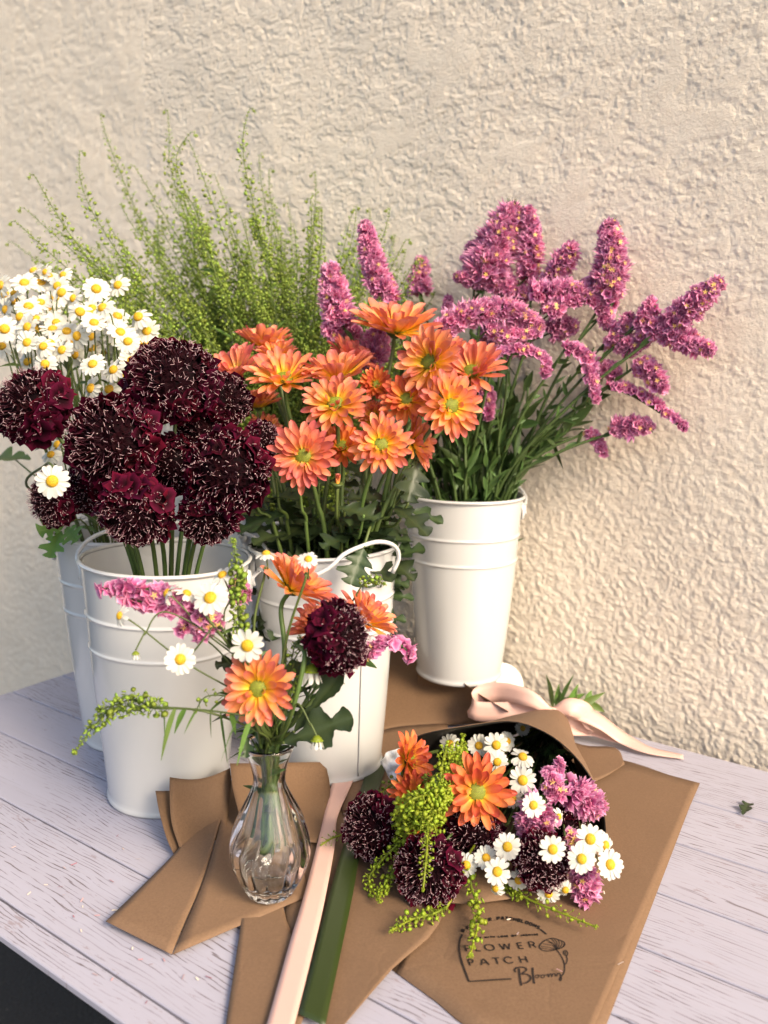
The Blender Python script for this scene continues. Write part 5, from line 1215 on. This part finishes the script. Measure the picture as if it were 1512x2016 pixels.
droop_bud('nodding daisy bud hanging before the front left bucket, left of the pale daisy', 267, 1288, .575, [P(500, 1400, .60), P(465, 1290, .59), P(330, 1205, .578), P(285, 1245, .576)], 16, 22)
droop_bud('nodding half open daisy hanging right of the vase mouth before the middle bucket', 624, 1458, .585, [P(560, 1440, .60), P(585, 1385, .59), P(612, 1425, .586)], 17, 34)
droop_bud('nodding white daisy under the dark red scabiosa of the vase', 614, 1322, .60, [P(560, 1420, .605), P(580, 1300, .605), P(603, 1272, .602)], 18, 50)
# statice of the posy
def vstat(lb, path, wpx, d, upv, spread, seed, mids, k, **kw):
    q = vstem(P(*path[0][:2], d), (0, 0, 1), k, mids, 0, .002)
    return statice(lb, path, wpx, d, upv, spread, seed, group='pink statice in the glass vase', rootpts=q[:-1], rad=.0013, **kw)
vstat('long pink statice of the vase posy crossing the front left bucket below its rim', [(410, 1222), (345, 1178), (270, 1160), (198, 1160)], 46, .59, (.1, -.55, .85), 2.4, 31, [P(500, 1400, .61), P(470, 1290, .60)], 20, fl=.0055, dens=.6, more=[([(400, 1230), (340, 1200), (240, 1178)], 36), ([(430, 1240), (408, 1238), (390, 1256)], 42), ([(430, 1225), (385, 1222), (352, 1245)], 38)])
vstat('pink statice comb of the vase posy curving right behind the scabiosa, green bracts below', [(716, 1290), (760, 1268), (795, 1275), (808, 1300)], 34, .64, (.25, -.2, .95), 1.5, 32, [P(590, 1400, .63), P(660, 1310, .64)], 21, fl=.0050)
vstat('small pink statice tuft of the vase posy behind the upright seed pod stem', [(470, 1180), (472, 1160), (468, 1140)], 46, .62, (.1, -.9, .3), 2.8, 33, [P(505, 1400, .61), P(480, 1260, .615)], 22, dens=.7)
# pepper grass of the posy
def vgrass(lb, path, d, n, k, mids, plen=.006, prad=.0021, mat='pod', smat='stem', seed=1, gap=.0, leaves=0, group='pepper grass in the glass vase'):
    S_, D_ = MB(), MB(); pts = [P(x, y, d + (q[0] if q else 0)) for x, y, *q in path]
    q = vstem(pts[0], (0, 0, 1), k, mids, 0, .001)[:-2] + [np.array(tuple(pts[0]))]; th = thing('pepper_grass', lb, 'green stem', tuple(q[0]), group)
    tube(S_, smooth_path(q, 8), [.0011, .0008], 5); raceme(S_, D_, pts, n, plen, prad, seed, (.0008, .0004), gap=gap)
    if leaves:
        w_ = resamp(smooth_path(pts, 8), 40); L_ = MB()
        for i in range(leaves): leaf_lance(L_, w_[int(i * 20 / leaves)], (rnd.uniform(-.6, .3), rnd.uniform(-.5, .2), rnd.uniform(-1, .5)), rnd.uniform(.012, .026), .0035, .5, i)
        part('leaves', L_, M['leafl'], th)
    part('stem', S_, M[smat], th); part('seed_pods', D_, M[mat], th)
vgrass('upright pepper grass stem of the vase posy, its tip at the bucket rim', [(478, 1300), (470, 1220), (468, 1140), (460, 1066)], .585, 120, 24, [P(500, 1400, .60)], .006, .0026, seed=71)
vgrass('long pepper grass stem of the vase posy arching far left over the table', [(495, 1410), (400, 1398), (305, 1392), (225, 1394), (185, 1430), (146, 1482)], .575, 120, 25, [P(508, 1440, .60)], .0075, .0024, seed=72, gap=.42, leaves=9)
vgrass('short pepper grass side shoot of the vase posy over the front left bucket', [(300, 1394), (262, 1378), (215, 1392), (195, 1400)], .578, 46, 26, [P(508, 1440, .60), P(400, 1400, .585)], .007, .0022, seed=73)
vgrass('thin pepper grass stem of the vase posy curling up left of the lowest orange flower', [(500, 1400), (450, 1372), (405, 1372), (385, 1400)], .585, 20, 27, [P(510, 1440, .60)], .006, .0018, seed=74, leaves=6)
vgrass('fine pepper grass stem of the vase posy among the stems below the scabiosa', [(560, 1400), (570, 1330), (578, 1280), (590, 1255)], .61, 60, 28, [], .007, .0017, seed=75)
vgrass('pepper grass tip of the vase posy sticking out right of the hanging dark leaf', [(690, 1190), (715, 1150), (735, 1140), (757, 1150)], .66, 40, 29, [P(600, 1380, .63)], .005, .0017, seed=76, gap=.4)

# ================================================================ wrapped bouquet lying in its sleeve
bw = np.array(tuple(bow))
def bstem(head, axis, back, z=.02):
    head = np.asarray(tuple(head), float); axis = np.asarray(axis, float); a = head - axis * back
    return [bw + [rnd.uniform(-.006, .006), rnd.uniform(0, .02), rnd.uniform(-.006, .004)], bw * .55 + a * .45 + [0, 0, -.004], a * .8 + bw * .2 - axis * .008, a]
GB = 'orange chrysanthemums in the wrapped bouquet'
for i, (x, y, z, w_, fc, cu, lb) in enumerate([
    (815, 1496, .078, 98, (.75, .35, .5), .36, 'orange chrysanthemum at the left end of the bouquet sleeve, turned to the right'),
    (941, 1560, .078, 142, (.05, .42, .9), .10, 'large orange chrysanthemum with a green heart in the middle of the wrapped bouquet'),
    (812, 1568, .055, 84, (-.1, .4, .85), .35, 'orange chrysanthemum of the bouquet covered by lime green pods'),
    (838, 1632, .034, 66, (.1, .1, .9), .5, 'orange chrysanthemum of the bouquet peeking out above the lower left scabiosa')]):
    ax = face(*fc); p0 = T(x, y, z); d = depth_of(p0); sz = PX(w_, d) / 2 * (1.1 + .4 * cu); p = np.array(tuple(p0)) - ax * sz * .15
    add_mum('chrysanthemum', lb, p, ax, sz, cu, 120 + i, bstem(p, ax, sz * .2), (), GB, srad=.0017)
for i, (x, y, z, w_, fc, pn, lb) in enumerate([
    (737, 1628, .034, 122, (-.55, .25, .8), 1.1, 'dark red scabiosa at the left end of the wrapped bouquet, over the green ribbon'),
    (845, 1712, .030, 132, (-.35, .15, .9), 1.1, 'dark red scabiosa at the lower left of the bouquet, with loose petals to its right'),
    (933, 1640, .040, 112, (.0, .2, 1), 1.0, 'dark red scabiosa of the bouquet directly under the large orange flower'),
    (1066, 1694, .040, 108, (-.1, .35, .9), 1.1, 'dark red scabiosa at the right of the bouquet, between the daisies'),
    (1110, 1640, .035, 90, (.3, .3, .6), .3, 'dark red scabiosa almost hidden behind the right hand daisies of the bouquet')]):
    ax = face(*fc); p = np.array(tuple(T(x, y, z))); d = depth_of(p); sz = PX(w_, d) / 2
    add_scab(lb, p, ax, sz, 60 + i, bstem(p, ax, sz * .5), pn, 'dark red scabiosas in the wrapped bouquet')
def bd(lb, heads):
    hs = []; c_3 = np.zeros(3)
    for (x, y, z, w_, fc, v) in heads:
        p = T(x, y, z); hs.append((p, face(*fc), PX(w_ * .97, depth_of(p)) / 2, v)); c_3 += np.array(tuple(p)) / len(heads)
    hub = c_3 * .72 + (bw + [0, 0, 0]) * .28 + [0, 0, -.012]
    add_daisies(lb, [bw + [0, 0, .0], (bw + hub) / 2 + [0, 0, -.002], hub], hs, 'daisies in the wrapped bouquet', leaf=False, srad=.0008)
bd('daisy stem of the bouquet with the white head nearest the top edge of the sleeve', [(977, 1467, .075, 56, (.05, .4, .9), 0), (999, 1459, .072, 44, (.5, .4, .7), 1)])
bd('daisy stem of the bouquet with two heads half hidden behind lime green pods', [(886, 1464, .070, 46, (-.2, .5, .8), 2), (943, 1468, .070, 50, (-.1, .4, .9), 5)])
bd('daisy of the bouquet with a yellow heart just below the uppermost white head', [(979, 1500, .070, 50, (.1, .2, .9), 6)])
bd('daisy of the bouquet turned away so its green underside shows', [(1029, 1490, .072, 56, (.05, .75, .45), 3)])
bd('dim daisy deep inside the black lined sleeve of the bouquet', [(1029, 1434, .055, 34, (0, .4, .9), 1)])
bd('large white daisy of the bouquet right of the large orange flower', [(1029, 1536, .080, 62, (-.15, .3, .9), 0)])
bd('white daisy of the bouquet lying on the central pink statice', [(1050, 1585, .080, 54, (.1, .3, .9), 5)])
bd('pair of daisy heads of the bouquet peeking out either side of the central pink statice', [(1010, 1572, .062, 44, (-.3, .3, .8), 2), (1100, 1608, .060, 40, (.6, .3, .6), 3)])
bd('white daisy of the bouquet between the middle scabiosa and the right hand one', [(999, 1667, .055, 60, (-.05, .35, .95), 1)])
bd('white daisy of the bouquet lying on the right hand scabiosa', [(1088, 1672, .072, 62, (.05, .3, 1), 0)])
bd('daisy stem at the right end of the bouquet with four large overlapping heads', [(1162, 1652, .062, 66, (.1, .45, .9), 0), (1145, 1691, .056, 62, (-.05, .4, .9), 1), (1201, 1702, .050, 64, (.25, .4, .9), 5), (1192, 1664, .048, 54, (.6, .3, .8), 2)])
bd('daisy stem of the bouquet with three heads right of the lower left scabiosa', [(918, 1703, .036, 54, (-.2, .3, .9), 2), (957, 1689, .042, 52, (.0, .6, .7), 5), (979, 1716, .040, 60, (.05, .4, .9), 0)])
bd('daisy head of the bouquet hanging lowest, turned to the lower left', [(975, 1749, .026, 44, (-.6, .1, .7), 4)])
bd('three daisy heads tucked under the right hand scabiosa at the front of the bouquet', [(1021, 1733, .024, 50, (-.1, .2, .9), 3), (1080, 1760, .018, 50, (.0, -.1, .9), 5), (1113, 1752, .020, 44, (.1, .0, .9), 4)])
def bstat(lb, path, z, wpx, upv, spread, seed, **kw):
    p0 = T(*path[0], z); d = depth_of(p0)
    return statice(lb, [(x, y) for x, y in path], wpx, d, upv, spread, seed, group='pink statice in the wrapped bouquet', rootpts=[bw, (bw + np.array(tuple(p0))) / 2], rad=.0012, yellow=kw.pop('yellow', .10), **kw)
bstat('pink statice of the bouquet under the small white daisy in the centre', [(1072, 1588), (1054, 1612), (1036, 1642)], .066, 76, (0, -.7, .8), 2.4, 41)
bstat('pink statice cluster at the upper right of the bouquet, touching the black lining', [(1120, 1560), (1152, 1576), (1182, 1592)], .064, 72, (0, -.7, .8), 2.4, 42)
bstat('paler pink statice of the bouquet behind the large white daisy, leaning up', [(1100, 1570), (1086, 1545), (1080, 1520)], .062, 48, (0, -.8, .6), 2.4, 43)
bstat('tiny single statice floret standing up inside the bouquet sleeve', [(1098, 1530), (1100, 1512), (1101, 1498)], .075, 20, (0, -.8, .6), 2.6, 44, dens=.8, yellow=0)
bstat('pink statice hanging lowest at the right end of the bouquet, below the four daisies', [(1150, 1712), (1152, 1740), (1156, 1772)], .030, 60, (0, -.6, .8), 2.6, 45)
bstat('pink statice tip between the right hand scabiosa and the four daisies', [(1120, 1640), (1128, 1650), (1126, 1664)], .045, 30, (0, -.6, .8), 2.6, 46)
def bgrass(lb, path, n, plen, prad, seed, mat='podl', gap=0.0, srad=(.0011, .0007), mass=1):
    pts = [T(x, y, z) for x, y, z in path]; S_, D_ = MB(), MB(); p0 = np.array(tuple(pts[0])); th = thing('pepper_grass', lb, 'green stem', tuple(bw), 'lime green pepper grass in the wrapped bouquet')
    tube(S_, smooth_path([bw, (bw + p0) / 2 + [0, 0, .0], p0], 8), .001, 5)
    for k in range(mass):
        pp = [np.array(tuple(q)) + (rng.normal(0, .009, 3) * (i > 0) if k else 0) for i, q in enumerate(pts)]
        for q in pp: q[2] = max(q[2], .012)
        raceme(S_, D_, pp, n, plen, prad, seed + k, srad, gap=gap)
    part('stem', S_, M['podl'], th); part('seed_pods', D_, M[mat], th)
bgrass('dense mass of lime green seed pods left of the large orange flower in the bouquet', [(880, 1560, .075), (850, 1585, .078), (820, 1610, .062), (790, 1635, .048)], 110, .008, .0024, 81, mass=7)
bgrass('lime green pepper grass rising from the pod mass to the sleeve edge', [(862, 1570, .075), (885, 1530, .084), (903, 1490, .082), (912, 1450, .082)], 120, .0065, .0022, 82, mass=2)
bgrass('lime green pepper grass hanging down over the printed logo', [(918, 1690, .04), (928, 1745, .020), (942, 1810, .010), (925, 1892, .008)], 62, .0055, .0023, 83)
bgrass('thin pepper grass stem hanging over the lower left scabiosa', [(842, 1618, .07), (840, 1680, .062), (833, 1752, .045)], 60, .006, .0014, 84)
bgrass('pepper grass curving left over the paper below the lower left scabiosa', [(880, 1785, .012), (850, 1800, .012), (810, 1815, .010), (770, 1842, .008)], 60, .006, .0019, 85)
bgrass('pepper grass hanging left of the lower left scabiosa', [(800, 1670, .03), (778, 1710, .022), (760, 1740, .014), (744, 1776, .010)], 80, .005, .0018, 86, mass=2)
bgrass('long pepper grass stem reaching right across the envelope above the logo flower', [(990, 1740, .014), (1040, 1770, .012), (1100, 1800, .010), (1172, 1832, .009)], 40, .006, .0018, 87)
bgrass('short pepper grass tip under the front daisies of the bouquet', [(990, 1735, .014), (1010, 1755, .012), (1024, 1772, .010)], 36, .005, .0018, 88)
bgrass('pepper grass tip reaching left over the pale pink ribbon', [(700, 1630, .02), (676, 1642, .014), (650, 1652, .012), (632, 1664, .012)], 30, .007, .0010, 89, mat='pod')
bgrass('pepper grass behind the daisies at the upper left of the sleeve opening', [(850, 1530, .07), (830, 1545, .06), (780, 1560, .05), (760, 1580, .04)], 90, .006, .0019, 90, mat='pod', mass=2)
# dark foliage inside the sleeve
th = thing('leafy_stem', 'dark green stems and leaves deep inside the bouquet sleeve', 'stem', tuple(bw)); S_, L_ = MB(), MB()
for i in range(26):
    e = np.array(tuple(T(rnd.uniform(800, 1150), rnd.uniform(1500, 1690), rnd.uniform(.02, .06)))); path = resamp(smooth_path([bw, (bw + e) / 2 + [0, 0, -.003], e], 8), 30); tube(S_, path, .0011, 5)
    for j in range(7): k = int(rnd.uniform(14, 29)); leaf_lance(L_, path[k], nrm(path[k] - path[k - 1]) + rng.normal(0, .5, 3), rnd.uniform(.015, .035), rnd.uniform(.004, .009), .2, j)
part('stem', S_, M['stemd'], th); part('leaves', L_, M['leaf'], th)
# cut stem ends with leaves beyond the bow
th = thing('stem_ends', 'green leafy stem ends of the bouquet sticking out behind the bow', 'stems', tuple(bw + [0, .02, 0])); S_, L_ = MB(), MB()
for i in range(9):
    e = np.array(tuple(P(rnd.uniform(1060, 1165), rnd.uniform(1368, 1392), .99))); e[2] = max(e[2], .006); tube(S_, smooth_path([bw, (bw + e) / 2 + [0, 0, .002], e], 5), .0014, 5)
    leaf_lance(L_, (bw + e) / 2, e - bw + rng.normal(0, .02, 3), .05, .010, .1, i); leaf_lance(L_, e, nrm(e - bw) + rng.normal(0, .6, 3), .022, .008, .1, i)
part('stem', S_, M['stem'], th); part('leaves', L_, M['leafl'], th)
# small scraps
mb = MB(); leaf_lobed(mb, T(1462, 1604, .002), T(1474, 1576, .004), (0, 0, 1), .012, 2, 6, .1)
single('fallen_leaf', mb, M['leaf'], 'tiny dark green leaf lying alone on the boards at the right', 'leaf', tuple(T(1468, 1592)))
mb = MB()
for i in range(50):
    x, y = (rnd.uniform(10, 440), rnd.uniform(1640, 1990)) if i < 42 else (rnd.uniform(860, 1300), rnd.uniform(1740, 1960))
    z_ = .0012 if i < 42 else .0046
    if i < 42 and T(x, y).dot(BN) > front - .01: continue
    q = T(x, y, z_); a = rnd.uniform(0, 6.28); l = rnd.uniform(.0012, .0028); w_ = .0005
    dx, dy = math.cos(a) * l, math.sin(a) * l; ex, ey = -math.sin(a) * w_, math.cos(a) * w_
    mb.add([(q.x - dx - ex, q.y - dy - ey, z_), (q.x + dx - ex, q.y + dy - ey, z_), (q.x + dx + ex, q.y + dy + ey, z_ + .0003), (q.x - dx + ex, q.y - dy + ey, z_ + .0003)], np.array([[0, 1, 2, 3]]), 0, rnd.random())
m_, n_, b_ = simple('petal_crumbs', (.5, .3, .33), .7); n_.links.new(ramp(n_, [(0, (.35, .12, .16)), (.5, (.5, .34, .34)), (1, (.75, .66, .5))], attr(n_, 'r')).outputs[0], b_.inputs['Base Color'])
single('petal_crumbs', mb, m_, 'tiny pink and cream petal crumbs scattered on boards and paper', 'debris', (0, 0, 0), kind='stuff')
